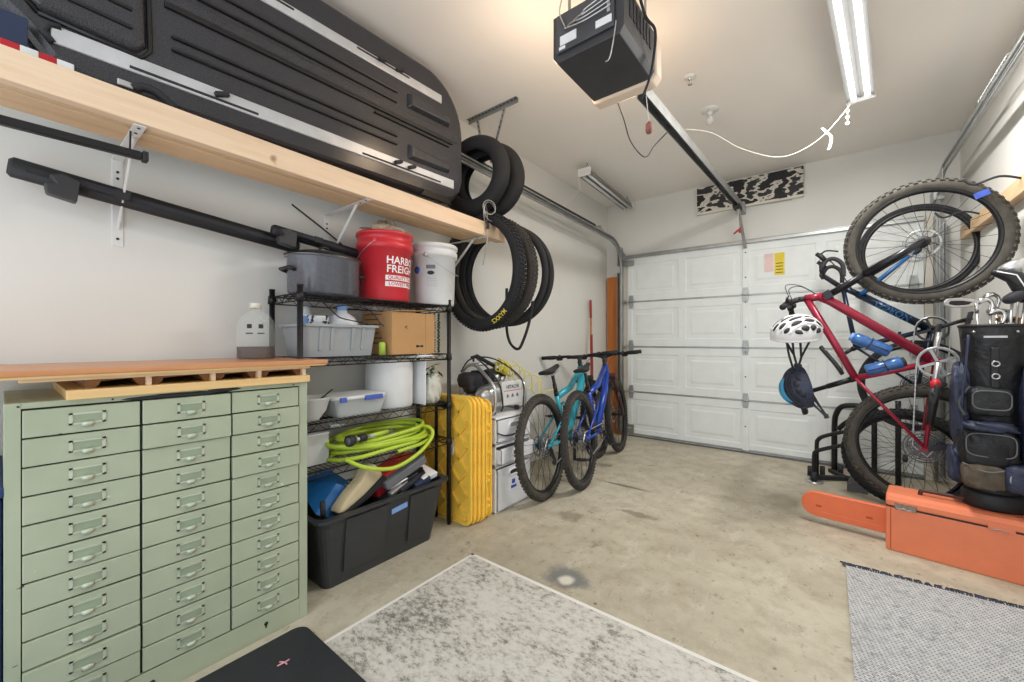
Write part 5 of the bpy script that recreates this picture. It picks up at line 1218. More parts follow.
# corner plank and broom
tag(MB().cbox((-2.067, YB - 0.035, 0.955), 0.19, 0.035, 1.905, (0.006, 0, 0)).build('wood_board', 'plank', bevel=0.003), 'tall orange brown wooden board standing upright in the far left corner', 'board')
t = thing('broom_handle', (-2.02, 4.1, 0), 'wooden pole with red top leaning on the left wall behind the bicycles', 'pole')
A_, B_ = V(-2.05, 4.02, 0.0), V(-2.155, 4.19, 1.60)
MB().cyl(A_, A_ + (B_ - A_) * 0.87, 0.012, 12).build('shaft', 'wood_handle', t); MB().tube([A_ + (B_ - A_) * 0.87, B_ - (B_ - A_) * 0.01, B_], [0.014, 0.014, 0.01], 12).build('grip', 'redstick', t)
b = MB(); b.beam(A_ + V(0.03, -0.03, 0), B_ * 0.75 + A_ * 0.25 + V(0.028, -0.045, 0), 0.03, 0.006, (0, 1, 0)); tag(b.build('red_rail', 'redstick'), 'red painted flat stick leaning beside the wooden pole behind the bicycles', 'stick')

# ============================================================ BICYCLES (local: x rear hub -> front hub, z up, -y drive side)
def bike(name, label, cfg, mtx):
    t = thing(name, (0, 0, 0), label, 'bicycle', mtx=mtx)
    C = cfg; L = lambda p_, y=0: V(p_[0], y, p_[1])
    def mk(b, nm, m, par=None, **k): return b.build(nm, m, par or t, local=True, **k)
    for nm, hub in (('rear', C['rear']), ('front', C['front'])):
        r = C['R']; tw = C['tw']; h = L(hub); rim_r = r - tw * 1.75
        b = MB(); K = 10; prof = [(rim_r - 0.012, -C['rw']), (rim_r + 0.004, -C['rw'] - 0.002), (rim_r + 0.004, C['rw'] + 0.002), (rim_r - 0.012, C['rw']), (rim_r - 0.02, 0)]
        vs = []; n_ = 64
        for i in range(n_):
            a = 2 * pi * i / n_
            for (pr, py) in prof: vs.append(h + V(math.cos(a) * pr, py, math.sin(a) * pr))
        b.add(vs, [(i * 5 + j, ((i + 1) % n_) * 5 + j, ((i + 1) % n_) * 5 + (j + 1) % 5, i * 5 + (j + 1) % 5) for i in range(n_) for j in range(5)], True)
        wheel = mk(b, 'wheel_rim', C.get('rimm', 'black'))
        tb, kb, _ = tire_mesh(h, (0, 1, 0), (0, 0, 1), r - tw, r - tw, tw, C['knobs'])
        if kb: tb.add(kb.v, kb.f)
        mk(tb, 'tire', C['tirem'][0 if nm == 'rear' else 1], wheel)
        b = MB()
        for i in range(28):
            a = 2 * pi * i / 28; s_ = 1 if i % 2 else -1; a2 = a + (0.55 if (i // 2) % 2 else -0.55)
            b.tube([h + V(0.024 * math.cos(a2), s_ * 0.028, 0.024 * math.sin(a2)), h + V(rim_r * math.cos(a) * 0.97, 0, rim_r * math.sin(a) * 0.97)], C.get('sp', 0.0011), 4, cap=False)
        mk(b, 'spokes', C.get('spokem', 'black'), wheel)
        b = MB(); b.cyl(h + V(0, -0.055, 0), h + V(0, 0.055, 0), 0.012, 14); b.cyl(h + V(0, -0.032, 0), h + V(0, -0.024, 0), 0.028, 18); b.cyl(h + V(0, 0.024, 0), h + V(0, 0.032, 0), 0.028, 18); mk(b, 'hub', 'ink', wheel)
        b = MB(); rr = 0.085 if nm == 'front' else 0.075; b.torus(h + V(0, 0.042, 0), (0, 1, 0), rr - 0.008, 0.0075, 40, 6, sq=0.12)
        for i in range(6): a = i * pi / 3; b.beam(h + V(0.02 * math.cos(a), 0.042, 0.02 * math.sin(a)), h + V((rr - 0.012) * math.cos(a + 0.35), 0.042, (rr - 0.012) * math.sin(a + 0.35)), 0.006, 0.0018, (0, 1, 0))
        mk(b, 'brake_rotor', 'steel', wheel)
        if nm == 'rear':
            b = MB()
            for i, rr in enumerate(C.get('cogs', (0.022, 0.028, 0.035, 0.043, 0.053, 0.064, 0.078, 0.092))):
                b.torus(h + V(0, -0.052 + 0.0045 * i, 0), (0, 1, 0), rr - 0.004, 0.004, 36, 5, sq=0.25)
                for q in range(4): a = q * pi / 2 + i; b.beam(h + V(0, -0.052 + 0.0045 * i, 0), h + V(rr * 0.9 * math.cos(a), -0.052 + 0.0045 * i, rr * 0.9 * math.sin(a)), 0.008, 0.001, (0, 1, 0))
            mk(b, 'cassette', 'glovegrey', wheel)
    b = MB()
    def tb(pts, r, n=12): b.tube([V(q[0], q[2] if len(q) > 2 else 0, q[1]) for q in pts], r, n)
    hl, hu, bbp, sc_, rear = C['headlo'], C['headup'], C['bb'], C['seatcl'], C['rear']
    tb([hl, hu], C.get('hr', 0.026))
    tb(C.get('down', [hl, bbp]), C.get('dr', 0.027)); tb(C.get('toptube', [hu, sc_]), C.get('tr', 0.019)); tb([bbp, sc_], 0.0175)
    b.cyl(L(bbp, -0.038), L(bbp, 0.038), 0.024, 16)
    for s_ in (-1, 1):
        yy_ = s_ * 0.055
        b.tube([L(bbp, s_ * 0.03), V(bbp[0] * 0.6 + rear[0] * 0.4, s_ * 0.045, bbp[1] * 0.6 + rear[1] * 0.4 + C.get('cs_up', 0.0)), L(rear, yy_)], 0.0105, 8)
        b.tube([L(C.get('ss', sc_), s_ * 0.02), V(C.get('ss', sc_)[0] * 0.75 + rear[0] * 0.25, s_ * 0.045, C.get('ss', sc_)[1] * 0.75 + rear[1] * 0.25), L(rear, yy_)], 0.009, 8)
        b.cbox(L(rear, yy_), 0.035, 0.006, 0.035)
    mk(b, 'frame', C['framem'])
    if 'shock' in C:
        b = MB(); a_, c_ = C['shock']; b.cyl(L(a_), L(c_), 0.016, 12); b.cyl(L(c_), V(c_[0] * 1.3 - a_[0] * 0.3, 0, c_[1] * 1.3 - a_[1] * 0.3), 0.009, 10); mk(b, 'shock', 'ink')
        b = MB(); a_, c_ = C['link']; 
        for s_ in (-1, 1): b.beam(L(a_, s_ * 0.03), L(c_, s_ * 0.03), 0.02, 0.006, (0, 1, 0))
        mk(b, 'linkage', 'ink')
    # fork
    fr_ = V(C['front'][0], 0, C['front'][1]); crown = V(hl[0], 0, hl[1]) + (V(hl[0], 0, hl[1]) - V(hu[0], 0, hu[1])).normalized() * 0.02
    b = MB(); ax = (crown - fr_).normalized(); fo = C.get('fork', 'susp')
    if fo == 'susp':
        off = ax.cross(V(0, 1, 0)) ; sgn = 1
        for s_ in (-1, 1):
            top = crown + V(0, s_ * 0.062, 0); bot = fr_ + V(0, s_ * 0.062, 0)
            mid = top + (bot - top) * 0.42
            b.cyl(top, mid, 0.0165, 12); 
        b.cbox(crown, 0.05, 0.17, 0.04, Matrix((ax.cross(V(0, 1, 0)) * -1, V(0, 1, 0), ax)).transposed().to_4x4()); b.cyl(crown, crown + ax * 0.02, 0.024, 14)
        mk(b, 'fork_crown', C.get('forkm', 'ink')); b = MB()
        for s_ in (-1, 1):
            top = crown + V(0, s_ * 0.062, 0); bot = fr_ + V(0, s_ * 0.062, 0); mid = top + (bot - top) * 0.40
            b.tube([mid, mid + (bot - mid) * 0.6, bot], [0.023, 0.021, 0.015], 12)
        b.tube([crown + (fr_ - crown) * 0.38 + V(0, -0.055, 0), crown + (fr_ - crown) * 0.30 + V(0, -0.03, 0), crown + (fr_ - crown) * 0.30 + V(0, 0.03, 0), crown + (fr_ - crown) * 0.38 + V(0, 0.055, 0)], 0.012, 8)
        mk(b, 'fork_lowers', C.get('lowerm', 'blackpl'))
    else:
        for s_ in (-1, 1): b.tube([crown, crown + V(0, s_ * 0.045, 0) - ax * 0.03, crown * 0.5 + fr_ * 0.5 + V(0, s_ * 0.052, 0), fr_ + V(0, s_ * 0.055, 0)], [0.02, 0.017, 0.014, 0.010], 10)
        mk(b, 'fork', C.get('forkm', 'ink'))
    # cockpit
    hu_ = V(hu[0], 0, hu[1]); bar_ = V(C['bar'][0], 0, C['bar'][1]); st = hu_ + (hu_ - V(hl[0], 0, hl[1])).normalized() * 0.035
    b = MB(); b.cyl(hu_, st, 0.018, 12); b.tube([st, bar_], [0.019, 0.017], 12); b.cyl(bar_ + V(0, -0.025, 0), bar_ + V(0, 0.025, 0), 0.021, 12); mk(b, 'stem', 'ink')
    bw = C.get('bw', 0.38); back = (V(rear[0], 0, rear[1]) - V(C['front'][0], 0, C['front'][1])).normalized(); upv = V(-back.z, 0, back.x); upv = upv if upv.z > 0 else -upv
    if C.get('drop'):
        b = MB(); fwd = -back
        for s_ in (-1, 1):
            y_ = s_ * 0.21; e = bar_ + V(0, y_, 0)
            pts = smooth([bar_ + V(0, s_ * 0.02, 0), bar_ + V(0, s_ * 0.17, 0), e + fwd * 0.03, e + fwd * 0.085 - upv * 0.03, e + fwd * 0.09 - upv * 0.08, e + fwd * 0.04 - upv * 0.125, e - fwd * 0.05 - upv * 0.13], 5); b.tube(pts, 0.0155, 10)
        hb = mk(b, 'handlebar', 'ink')
        for s_ in (-1, 1):
            e = bar_ + V(0, s_ * 0.21, 0) + fwd * 0.085 - upv * 0.01
            b = MB(); b.tube([e - upv * 0.01, e + fwd * 0.035 + upv * 0.015, e + fwd * 0.06 + upv * 0.045], [0.017, 0.018, 0.014], 10); b.tube(smooth([e + fwd * 0.05 + upv * 0.02, e + fwd * 0.075 - upv * 0.02, e + fwd * 0.06 - upv * 0.09], 4), 0.006, 6); mk(b, 'brake_hood', 'blackpl', hb)
    else:
        b = MB(); pts = [bar_ + V(0, 0, 0)]
        full = [bar_ + V(0, -bw, 0) + upv * 0.018 + back * 0.055, bar_ + V(0, -0.11, 0) + upv * 0.014 + back * 0.012, bar_ + V(0, -0.04, 0), bar_ + V(0, 0.04, 0), bar_ + V(0, 0.11, 0) + upv * 0.014 + back * 0.012, bar_ + V(0, bw, 0) + upv * 0.018 + back * 0.055]
        b.tube(smooth(full, 5), 0.0125, 10); hb = mk(b, 'handlebar', 'black')
        for s_ in (-1, 1):
            e = bar_ + V(0, s_ * bw, 0) + upv * 0.018 + back * 0.055; i_ = bar_ + V(0, s_ * (bw - 0.13), 0) + upv * 0.016 + back * 0.035
            b = MB(); b.cyl(e, i_, 0.0175, 12); b.cyl(e + (e - i_).normalized() * 0.003, e, 0.019, 12); mk(b, 'grip', 'rubber', hb)
            b = MB(); k_ = i_ + (i_ - e).normalized() * 0.03; b.cyl(k_, k_ + (i_ - e).normalized() * 0.02, 0.020, 12); b.tube(smooth([k_ - back * 0.015, k_ - back * 0.045 - upv * 0.01, k_ - back * 0.05 - upv * 0.015 + (e - i_) * 0.5, k_ - back * 0.045 - upv * 0.015 + (e - i_) * 0.95], 4), 0.006, 6); b.blob(k_ - back * 0.02 - upv * 0.02, 0.018, 0.03, 0.014, 0.7, 14, 8); mk(b, 'brake_lever', 'blackpl', hb)
    b = MB()
    for s_ in (-1, 1): b.tube(smooth([bar_ + V(0, s_ * 0.18, 0) - back * 0.02, bar_ + V(0, s_ * 0.13, 0) - back * 0.10 + upv * 0.02, bar_ + V(0, s_ * 0.02, 0) - back * 0.10 - upv * 0.06, V(hl[0], s_ * 0.025, hl[1]) + back * 0.02], 6), 0.0026, 6)
    mk(b, 'brake_cable', 'ink')
    # seat
    sc3 = V(sc_[0], 0, sc_[1]); po = V(C['post'][0], 0, C['post'][1]); d = (po - sc3).normalized()
    b = MB(); b.cyl(sc3, po, 0.0135, 12); b.cyl(sc3 + d * 0.0, sc3 + d * 0.03, 0.019, 14)
    if C.get('dropper'): b.cyl(sc3, sc3 + (po - sc3) * 0.55, 0.0165, 12)
    mk(b, 'seatpost', 'black')
    side = V(0, 1, 0); fw = d.cross(side); fw = fw if fw.dot(V(1, 0, 0)) > 0 else -fw
    mS = Matrix((fw, side, fw.cross(side))).transposed().to_4x4()
    if (mS.to_3x3() @ V(0, 0, 1)).dot(d) < 0: mS = Matrix((fw, -side, fw.cross(-side))).transposed().to_4x4()
    mS.translation = po + d * 0.045
    b = MB(); sec = [(-0.13, 0.055, 0.014), (-0.12, 0.070, 0.012), (-0.07, 0.066, 0.004), (-0.01, 0.045, 0.0), (0.05, 0.024, 0.0), (0.12, 0.018, 0.0), (0.14, 0.010, -0.006)]
    vs = []; n_ = 12
    for (x_, hw, z_) in sec:
        for k in range(n_):
            a = 2 * pi * k / n_; yy_ = hw * math.cos(a); zz_ = 0.016 * math.sin(a) + z_ + (0.0 if math.sin(a) > 0 else -0.010 * abs(math.cos(a)))
            vs.append(mS @ V(x_, yy_, zz_))
    fs = [(i * n_ + k, i * n_ + (k + 1) % n_, (i + 1) * n_ + (k + 1) % n_, (i + 1) * n_ + k) for i in range(len(sec) - 1) for k in range(n_)] + [tuple(range(n_)), tuple((len(sec) - 1) * n_ + k for k in range(n_))]
    b.add(vs, fs, True); sd = mk(b, 'saddle', 'blackpl', subsurf=1)
    b = MB()
    for s_ in (-1, 1): b.tube([mS @ V(-0.10, s_ * 0.022, -0.01), mS @ V(-0.05, s_ * 0.022, -0.035), mS @ V(0.05, s_ * 0.022, -0.035), mS @ V(0.11, s_ * 0.012, -0.008)], 0.0035, 6)
    mk(b, 'saddle_rail', 'silver', sd)
    # drivetrain
    b = MB(); cr = L(bbp, -0.052); CR = C.get('cr', 0.068)
    b.torus(cr, (0, 1, 0), CR - 0.006, 0.007, 40, 6, sq=0.3)
    for i in range(30): a = 2 * pi * i / 30; b.cbox(cr + V(CR * math.cos(a), 0, CR * math.sin(a)), 0.006, 0.003, 0.006, (0, -a, 0))
    for i in range(4): a = i * pi / 2 + 0.4; b.beam(cr, cr + V((CR - 0.008) * math.cos(a), 0, (CR - 0.008) * math.sin(a)), 0.014, 0.004, (0, 1, 0))
    cs = mk(b, 'chainring', C.get('crm', 'darkgrey'))
    ca = C.get('crank_ang', 0.3)
    for s_ in (-1, 1):
        a = ca if s_ < 0 else ca + pi; c0 = L(bbp, s_ * 0.07); c1 = c0 + V(math.cos(a) * 0.172, s_ * 0.006, math.sin(a) * 0.172)
        b = MB(); b.tube([c0, c0 + (c1 - c0) * 0.5, c1], [0.0155, 0.0115, 0.0135], 10); mk(b, 'crank_arm', C.get('crankm', 'blackpl'))
        b = MB(); pc = c1 + V(0, s_ * 0.06, 0); b.cyl(c1, pc, 0.008, 8)
        b.cbox(pc, 0.10, 0.095, 0.012, (0, C.get('ped', 0.2), 0)); 
        b.cyl(pc + V(0, -0.04, 0), pc + V(0, 0.04, 0), 0.013, 8); mk(b, 'pedal', 'ink', bevel=0.003)
    rc = L(rear, -0.04); rs = 0.05; dv = (cr - rc); ang = math.atan2(dv.z, dv.x); up_ = V(-math.sin(ang), 0, math.cos(ang))
    dc = rc + V(0.0, -0.01, 0) - up_ * 0.0 + V(math.cos(ang - 1.2) * 0.13, -0.01, math.sin(ang - 1.2) * 0.13)
    b = MB(); path = [rc + up_ * rs, cr + up_ * CR] + [cr + (up_ * math.cos(q * pi / 8) + V(math.cos(ang), 0, math.sin(ang)) * math.sin(q * pi / 8)) * CR for q in range(1, 8)] + [cr - up_ * CR, dc + V(0.01, 0, -0.02), dc - V(0.015, 0, 0.01), dc * 0.5 + rc * 0.5 + V(0.02, 0, 0), rc - up_ * rs * 0.2 + V(-rs, 0, 0)]
    tot = []; 
    for i in range(len(path)):
        a_, c_ = path[i], path[(i + 1) % len(path)]; n_ = max(1, int((c_ - a_).length / 0.0127))
        tot += [a_ + (c_ - a_) * k / n_ for k in range(n_)]
    b.tube(tot, [0.0052 if i % 2 else 0.0030 for i in range(len(tot))], 6, closed=True); mk(b, 'chain', 'silver')
    b = MB(); b.beam(rc + V(0.0, -0.02, -0.01), dc + V(0, -0.01, 0), 0.03, 0.012, (0, 1, 0)); b.cyl(dc + V(0, -0.012, 0), dc + V(0, 0.006, 0), 0.02, 14); b.cyl(rc * 0.5 + dc * 0.5 + V(0.01, -0.012, 0), rc * 0.5 + dc * 0.5 + V(0.01, 0.006, 0), 0.02, 14); mk(b, 'derailleur', 'ink', bevel=0.002)
    return t
def bike_mtx(rc, fc, lean):
    rc = Vector(rc); fc = Vector(fc); x = (fc - rc).normalized(); side = V(0, 0, 1).cross(x).normalized()   # left side
    # lean towards the left side (wall)
    z = (V(0, 0, 1) * math.cos(lean) + side * math.sin(lean)).normalized(); y = z.cross(x).normalized(); z = x.cross(y)
    m = Matrix((x, y, z)).transposed().to_4x4(); m.translation = rc; return m
fs_cfg = dict(rear=(0, .37), front=(1.19, .37), R=.37, tw=.029, rw=.014, knobs=72, bb=(.44, .345), seatcl=(.315, .70), headlo=(.935, .80), headup=(.895, .90),
              toptube=[(.895, .885), (.60, .735), (.33, .69)], down=[(.925, .82), (.80, .66), (.46, .37)], post=(.275, .865), bar=(.905, .985), dr=.033, tr=.026, hr=.03,
              ss=(.50, .62), shock=((.62, .66), (.50, .53)), link=((.52, .62), (.36, .60)), framem='teal', tirem=('rubber_mud', 'rubber_worn'), dropper=1, crank_ang=-1.9, sp=0.0014, bw=.36)
bike('bicycle', 'teal mountain bike leaning on the left wall beside the clear drawers', dict(fs_cfg), bike_mtx((-1.60, 2.44, 0), (-1.765, 3.63, 0), rad(5.5)))
cfg = dict(fs_cfg); cfg.update(framem='royal', tirem=('rubber_worn', 'rubber_worn'), crank_ang=-0.9, forkm='brown', lowerm=mat('dark_maroon_fork', '#3A2022', 0.35))
bike('bicycle', 'royal blue mountain bike leaning behind the teal one near the garage door', cfg, bike_mtx((-1.49, 2.80, 0), (-1.705, 4.0, 0), rad(5.5)))

# red mountain bike hanging vertically on the right wall (front wheel up, wheels towards the wall)
def hang_mtx(xw, y, z): # local x -> +Z, local z -> -X, local y -> +Y
    m = Matrix(((0, 0, -1, xw), (0, 1, 0, y), (1, 0, 0, z), (0, 0, 0, 1))); return m
YBK = 3.30
cfg = dict(rear=(0, 0), front=(1.178, 0), R=.352, tw=.029, rw=.014, knobs=60, bb=(.488, -.05), seatcl=(.375, .30), headlo=(.897, .455), headup=(.887, .555),
           toptube=[(.885, .545), (.60, .405), (.375, .30)], down=[(.90, .485), (.862, .42), (.49, -.05)], post=(.265, .55), bar=(.868, .63), dr=.027, tr=.021, hr=.025,
           framem='redframe', tirem=('rubber_mud', 'rubber_mud'), dropper=1, crank_ang=rad(172), crankm='silver', cr=.085, crm='steel', rimm='black', forkm='nearblack', lowerm='nearblack', bw=.36, sp=.0012)
bike('bicycle', 'crimson mountain bike hanging upright on the right wall, front wheel up', cfg, hang_mtx(.424, YBK, .523))
cfg = dict(rear=(0, 0), front=(1.00, 0), R=.335, tw=.018, rw=.012, knobs=0, bb=(.415, -.075), seatcl=(.28, .34), headlo=(.66, .31), headup=(.80, .43),
           post=(.20, .45), bar=(.87, .55), dr=.028, tr=.016, hr=.022, framem='navyframe', tirem=('rubber', 'rubber'), drop=1, fork='rigid', forkm='midblue', crank_ang=-1.2, cr=.09, bw=.2, spokem='silver', sp=.001)
cfg['headlo'] = (.70, .33); cfg['headup'] = (.76, .42)
nb_ = bike('bicycle', 'navy and blue drop bar bike hanging behind the crimson one', cfg, hang_mtx(.50, 4.18, .80))
# bike name on the down tube
a_ = Vector((0.50 - .33 + .0, 0, 0))
A_ = WM[nb_] @ V(.70, 0, .33); B_ = WM[nb_] @ V(.415, 0, -.075); mid = (A_ + B_) / 2; d_ = (B_ - A_).normalized(); n2 = V(0, -1, 0); up_ = d_.cross(n2) * -1
b = MB(); b.text('NORCO', 0.062, lambda x, y: mid - d_ * x - (V(0, 1, 0) * math.sqrt(max(0.0295 ** 2 - y * y * 0.6, 0)) ) + up_ * (-y)); b.build('lettering', 'midblue', [c_ for c_ in nb_.children if c_.name.startswith('frame')][0])
# further wheel low behind the navy bike
# bottles in red frame
def wbottle(a, c, label, capm):
    a = Vector(a); c = Vector(c); d = (c - a).normalized(); L_ = (c - a).length
    t = thing('water_bottle', a, label, 'water bottle')
    MB().tube([a, a + d * 0.008, a + d * L_ * .45, a + d * L_ * .52, a + d * L_ * .60, a + d * L_ * .86, a + d * L_ * .92], [.030, .036, .036, .031, .036, .036, .026], 20).build('bottle_body', 'bottleblue', t)
    MB().tube([a + d * L_ * .92, a + d * L_ * .99, c], [.027, .025, .012], 16).build('cap', capm, t)
    b = MB(); u = d.cross(V(0, 1, 0)).normalized(); b.tube([a + d * .01 - V(0, .038, 0), a + d * L_ * .5 - V(0, .038, 0)], .003, 6); b.torus(a + d * L_ * .5, d, .0385, .0025, 24, 6); b.build('cage', 'ink', t)
wbottle(P(890, 352, Y=3.30), P(850, 336, Y=3.30), 'blue water bottle along the upper tube inside the crimson bike frame', 'tape')
wbottle(P(866, 371, Y=3.30), P(906, 361, Y=3.30), 'blue water bottle along the lower seat tube of the crimson bike', 'ink')
# slim pump / case with red cap near the cranks
t = thing('bike_pump', P(937, 390, Y=3.2), 'black sleeve with a red cap strapped beside the crimson bike chain', 'pump')
A_, B_ = P(930, 425, Y=3.2), P(935, 388, Y=3.2)
MB().tube([A_, B_], [.016, .024], 14).build('sleeve', 'blackpl', t); MB().tube([B_, B_ + (B_ - A_) * .16, B_ + (B_ - A_) * .24], [.022, .022, .010], 14).build('red_cap', 'red', t)

# helmets
def helmet(mtx, shell, vent, label, n_ribs, strapdir):
    t = thing('bicycle_helmet', (0, 0, 0), label, 'helmet', mtx=mtx)
    def E(la, lo, k=1.0): # la from brim 0 to top 1; lo angle
        a = la * pi / 2; rx, ry, rz = .145, .105, .115
        z = rz * math.sin(a); return V(rx * math.cos(a) * math.cos(lo) * k * (1.12 if math.cos(lo) < 0 else 1), ry * math.cos(a) * math.sin(lo) * k, z * k)
    b = MB(); n_, k_ = 36, 10; vs = [E(-0.15 + 1.15 * i / k_, 2 * pi * j / n_, 0.93) for i in range(k_ + 1) for j in range(n_)]
    b.add(vs, [(i * n_ + j, i * n_ + (j + 1) % n_, (i + 1) * n_ + (j + 1) % n_, (i + 1) * n_ + j) for i in range(k_) for j in range(n_)], True); b.build('liner', vent, t, local=True, solid=.006)
    b = MB(); n_, k_ = 44, 16; vs = [E(-0.15 + 1.15 * i / k_, 2 * pi * j / n_, 1.0) for i in range(k_ + 1) for j in range(n_)]
    b.add(vs, [(i * n_ + j, i * n_ + (j + 1) % n_, (i + 1) * n_ + (j + 1) % n_, (i + 1) * n_ + j) for i in range(k_) for j in range(n_)], True)
    b.tube([E(-0.15, 2 * pi * i / 40, .975) for i in range(40)], .007, 8, closed=True)
    for yk in (-.72, -.42, -.14, .14, .42, .72):
        c_ = math.sqrt(1 - yk * yk)
        b.tube([V(.147 * math.cos(th) * c_ * (1.12 if math.cos(th) < 0 else 1), .106 * yk, .116 * math.sin(th) * c_) for th in [0.25 + (pi - 0.5) * i / 18 for i in range(19)]], .0055, 8)
    slots = MB()
    for q, yk in enumerate((-.86, -.57, -.28, 0, .28, .57, .86)):
        c_ = math.sqrt(1 - yk * yk)
        for th0, hl_ in ((0.62, .24), (1.25, .26), (1.92, .27), (2.55, .20)):
            th0 += (0.12 if q % 2 else -0.05)
            rows = []
            for i in range(9):
                th = th0 + hl_ * 1.12 * (i / 4 - 1); wd_ = .078 * math.sin(pi * i / 8) ** 0.6 + .002
                for sg in (-1, 1):
                    y_ = max(-.985, min(.985, yk + sg * wd_)); cc = math.sqrt(1 - y_ * y_)
                    rows.append(V(.147 * math.cos(th) * cc * (1.12 if math.cos(th) < 0 else 1), .107 * y_, .117 * math.sin(th) * cc))
            slots.add(rows, [(2 * i, 2 * i + 2, 2 * i + 3, 2 * i + 1) for i in range(8)], True)
    slots.build('vent', vent, t, local=True, solid=.003)
    b.build('shell', shell, t, local=True)
    im = mtx.inverted().to_3x3(); dn = im @ strapdir
    b = MB()
    for s_ in (-1, 1):
        e = V(.03, s_ * .085, 0); f_ = V(-.05, s_ * .085, 0); j_ = V(0.0, s_ * .03, 0) + dn * .14
        b.beam(e, j_, .014, .003, (0, 1, 0)); b.beam(f_, j_, .014, .003, (0, 1, 0)); b.beam(j_, V(.0, s_ * .008, 0) + dn * .20, .014, .003, (0, 1, 0))
    b.build('strap', 'ink', t, local=True); b = MB(); b.cbox(V(0, 0, 0) + dn * .20, .03, .03, .02); b.build('buckle', 'ink', t, local=True)
    return t
c = P(797, 326, Y=3.05); m_ = Matrix.Translation(c + V(0, 0, -0.045)) @ Euler((rad(14), rad(-6), rad(42))).to_matrix().to_4x4() @ Matrix.Scale(.98, 4)
helmet(m_, 'paper', 'ink', 'white vented bicycle helmet hanging from the crimson bike handlebar', 7, V(0.02, 0, -1))
c = P(796, 388, Y=3.10); m_ = Matrix.Translation(c + V(0.045, 0, 0)) @ Euler((rad(80), rad(60), rad(-80))).to_matrix().to_4x4()
x = V(0.25, -.2, -1).normalized(); z = V(-1, -.35, 0.0); z = (z - x * z.dot(x)).normalized(); y = z.cross(x); m_ = Matrix((x, y, z)).transposed().to_4x4(); m_.translation = c + V(.03, 0, 0)
m_ = m_ @ Matrix.Scale(.85, 4)
h2 = helmet(m_, 'navyfab', 'ink', 'navy and light blue bicycle helmet hanging below the white helmet', 5, V(.6, 0, -.8))
b = MB(); 
for s_ in (-.35, .1): b.tube([V(.12 * math.cos(th), .108 * s_ * 1.0, .128 * math.sin(th)) for th in [0.5 + 2.0 * i / 10 for i in range(11)]], .011, 8)
b.build('blue_accent', mat('cyan_accent', '#3E9CC8', 0.35), h2, local=True)
q = P(794, 350, Y=3.08)
cord('helmet_strap', [P(786, 338, Y=3.05), P(789, 355, Y=3.06), P(793, 368, Y=3.08)], .006, 'ink', 'black strap from the white helmet down to the navy helmet', 'strap')

# wall mounted timber ledger with hooks on the right wall
tag(MB().box(WR - .045, WR, 2.6, 4.45, 1.885, 1.975).build('wall_ledger', 'pine', bevel=.003), 'raw pine timber rail fixed along the right wall behind the bicycles', 'timber rail')
for k, (y, z) in enumerate(((3.22, 1.99), (3.95, 1.99))):
    b = MB(); b.tube(smooth([V(WR - .045, y, z - .03), V(WR - .12, y - .01, z - .005), V(WR - .21, y - .02, z - .03), V(WR - .25, y - .02, z + .01)], 5), .006, 8)
    tag(b.build('wall_hook', 'ink'), ['black wall hook holding the crimson bike front wheel', 'black wall hook on the timber rail behind the navy bike wheel'][k], 'hook')
b = MB(); c = P(982, 194, Y=3.26); mm = Matrix.Translation(c) @ Euler((0, rad(-18), rad(-10))).to_matrix().to_4x4(); b.box(-.028, .028, -.004, .004, -.016, .016, mm); tag(b.build('blue_tag', 'latch'), 'small blue tag strapped to the crimson bike front tire', 'tag')
# loose wheel on the floor behind the crimson bike
t = thing('spare_wheel', (.42, 3.82, .0), 'dark spoked spare wheel standing on the floor behind the crimson bike rear wheel', 'wheel')
wc = V(.40, 3.80, .335); wn = V(.10, 1, .06).normalized()
tb_, kb_, _f = tire_mesh(wc, wn, (0, 0, 1), .305, .305, .028, 60); tb_.add(kb_.v, kb_.f); tb_.build('tire', 'rubber', t)
b = MB(); b.torus(wc, wn, .275, .010, 64, 6); b.build('rim', 'black', t)
b = MB(); u_ = V(0, 0, 1).cross(wn).normalized(); w_ = wn.cross(u_)
for i in range(28):
    a = 2 * pi * i / 28; b.tube([wc + (u_ * math.cos(a + .5) + w_ * math.sin(a + .5)) * .02 + wn * (.028 if i % 2 else -.028), wc + (u_ * math.cos(a) + w_ * math.sin(a)) * .272], .001, 4, cap=False)
b.build('spokes', 'ink', t); b = MB(); b.cyl(wc - wn * .05, wc + wn * .05, .014, 12); b.build('hub', 'ink', t)
# floor rack behind
t = thing('bike_floor_rack', (-.05, 4.15, 0), 'black tubular floor rack with bent hoops standing before the garage door', 'bike rack')
def hoop(x0, y0, x1, ht, wd):
    b = MB(); b.tube(smooth([V(x0, y0, .0), V(x0, y0, ht * .75), V(x0 + .01, y0, ht * .9), V(x0 + .05, y0 - .005, ht), V(x0 + .16, y0 - .02, ht + .05), V(x1, y0 - .03, ht + .07)], 5), wd, 10); b.build('hoop', 'black', t)
hoop(-.10, 4.04, .12, .27, .015); hoop(-.085, 4.14, .14, .36, .015)
b = MB(); b.tube(smooth([V(.03, 4.42, 0), V(.03, 4.42, .40), V(.045, 4.4, .52), V(.09, 4.38, .585), V(.2, 4.36, .60)], 5), .021, 12); b.build('hoop', 'black', t)
b = MB(); b.tube(smooth([V(.055, 4.3, .40), V(.10, 4.28, .46), V(.16, 4.27, .50), V(.24, 4.26, .51)], 5), .019, 12); b.build('hoop', 'black', t)
b = MB(); b.beam((-.12, 4.1, .02), (.20, 4.3, .02), .04, .03); b.beam((.0, 4.42, .02), (.22, 4.05, .02), .035, .03); b.build('base_bar', 'ink', t, bevel=.004)
for (x, y) in ((-.13, 4.2), (-.05, 4.26), (-.1, 4.04), (.07, 4.4)): b = MB(); b.cyl((x - .018, y, .045), (x + .018, y, .045), .04, 18); b.build('foot_wheel', 'ink', t)
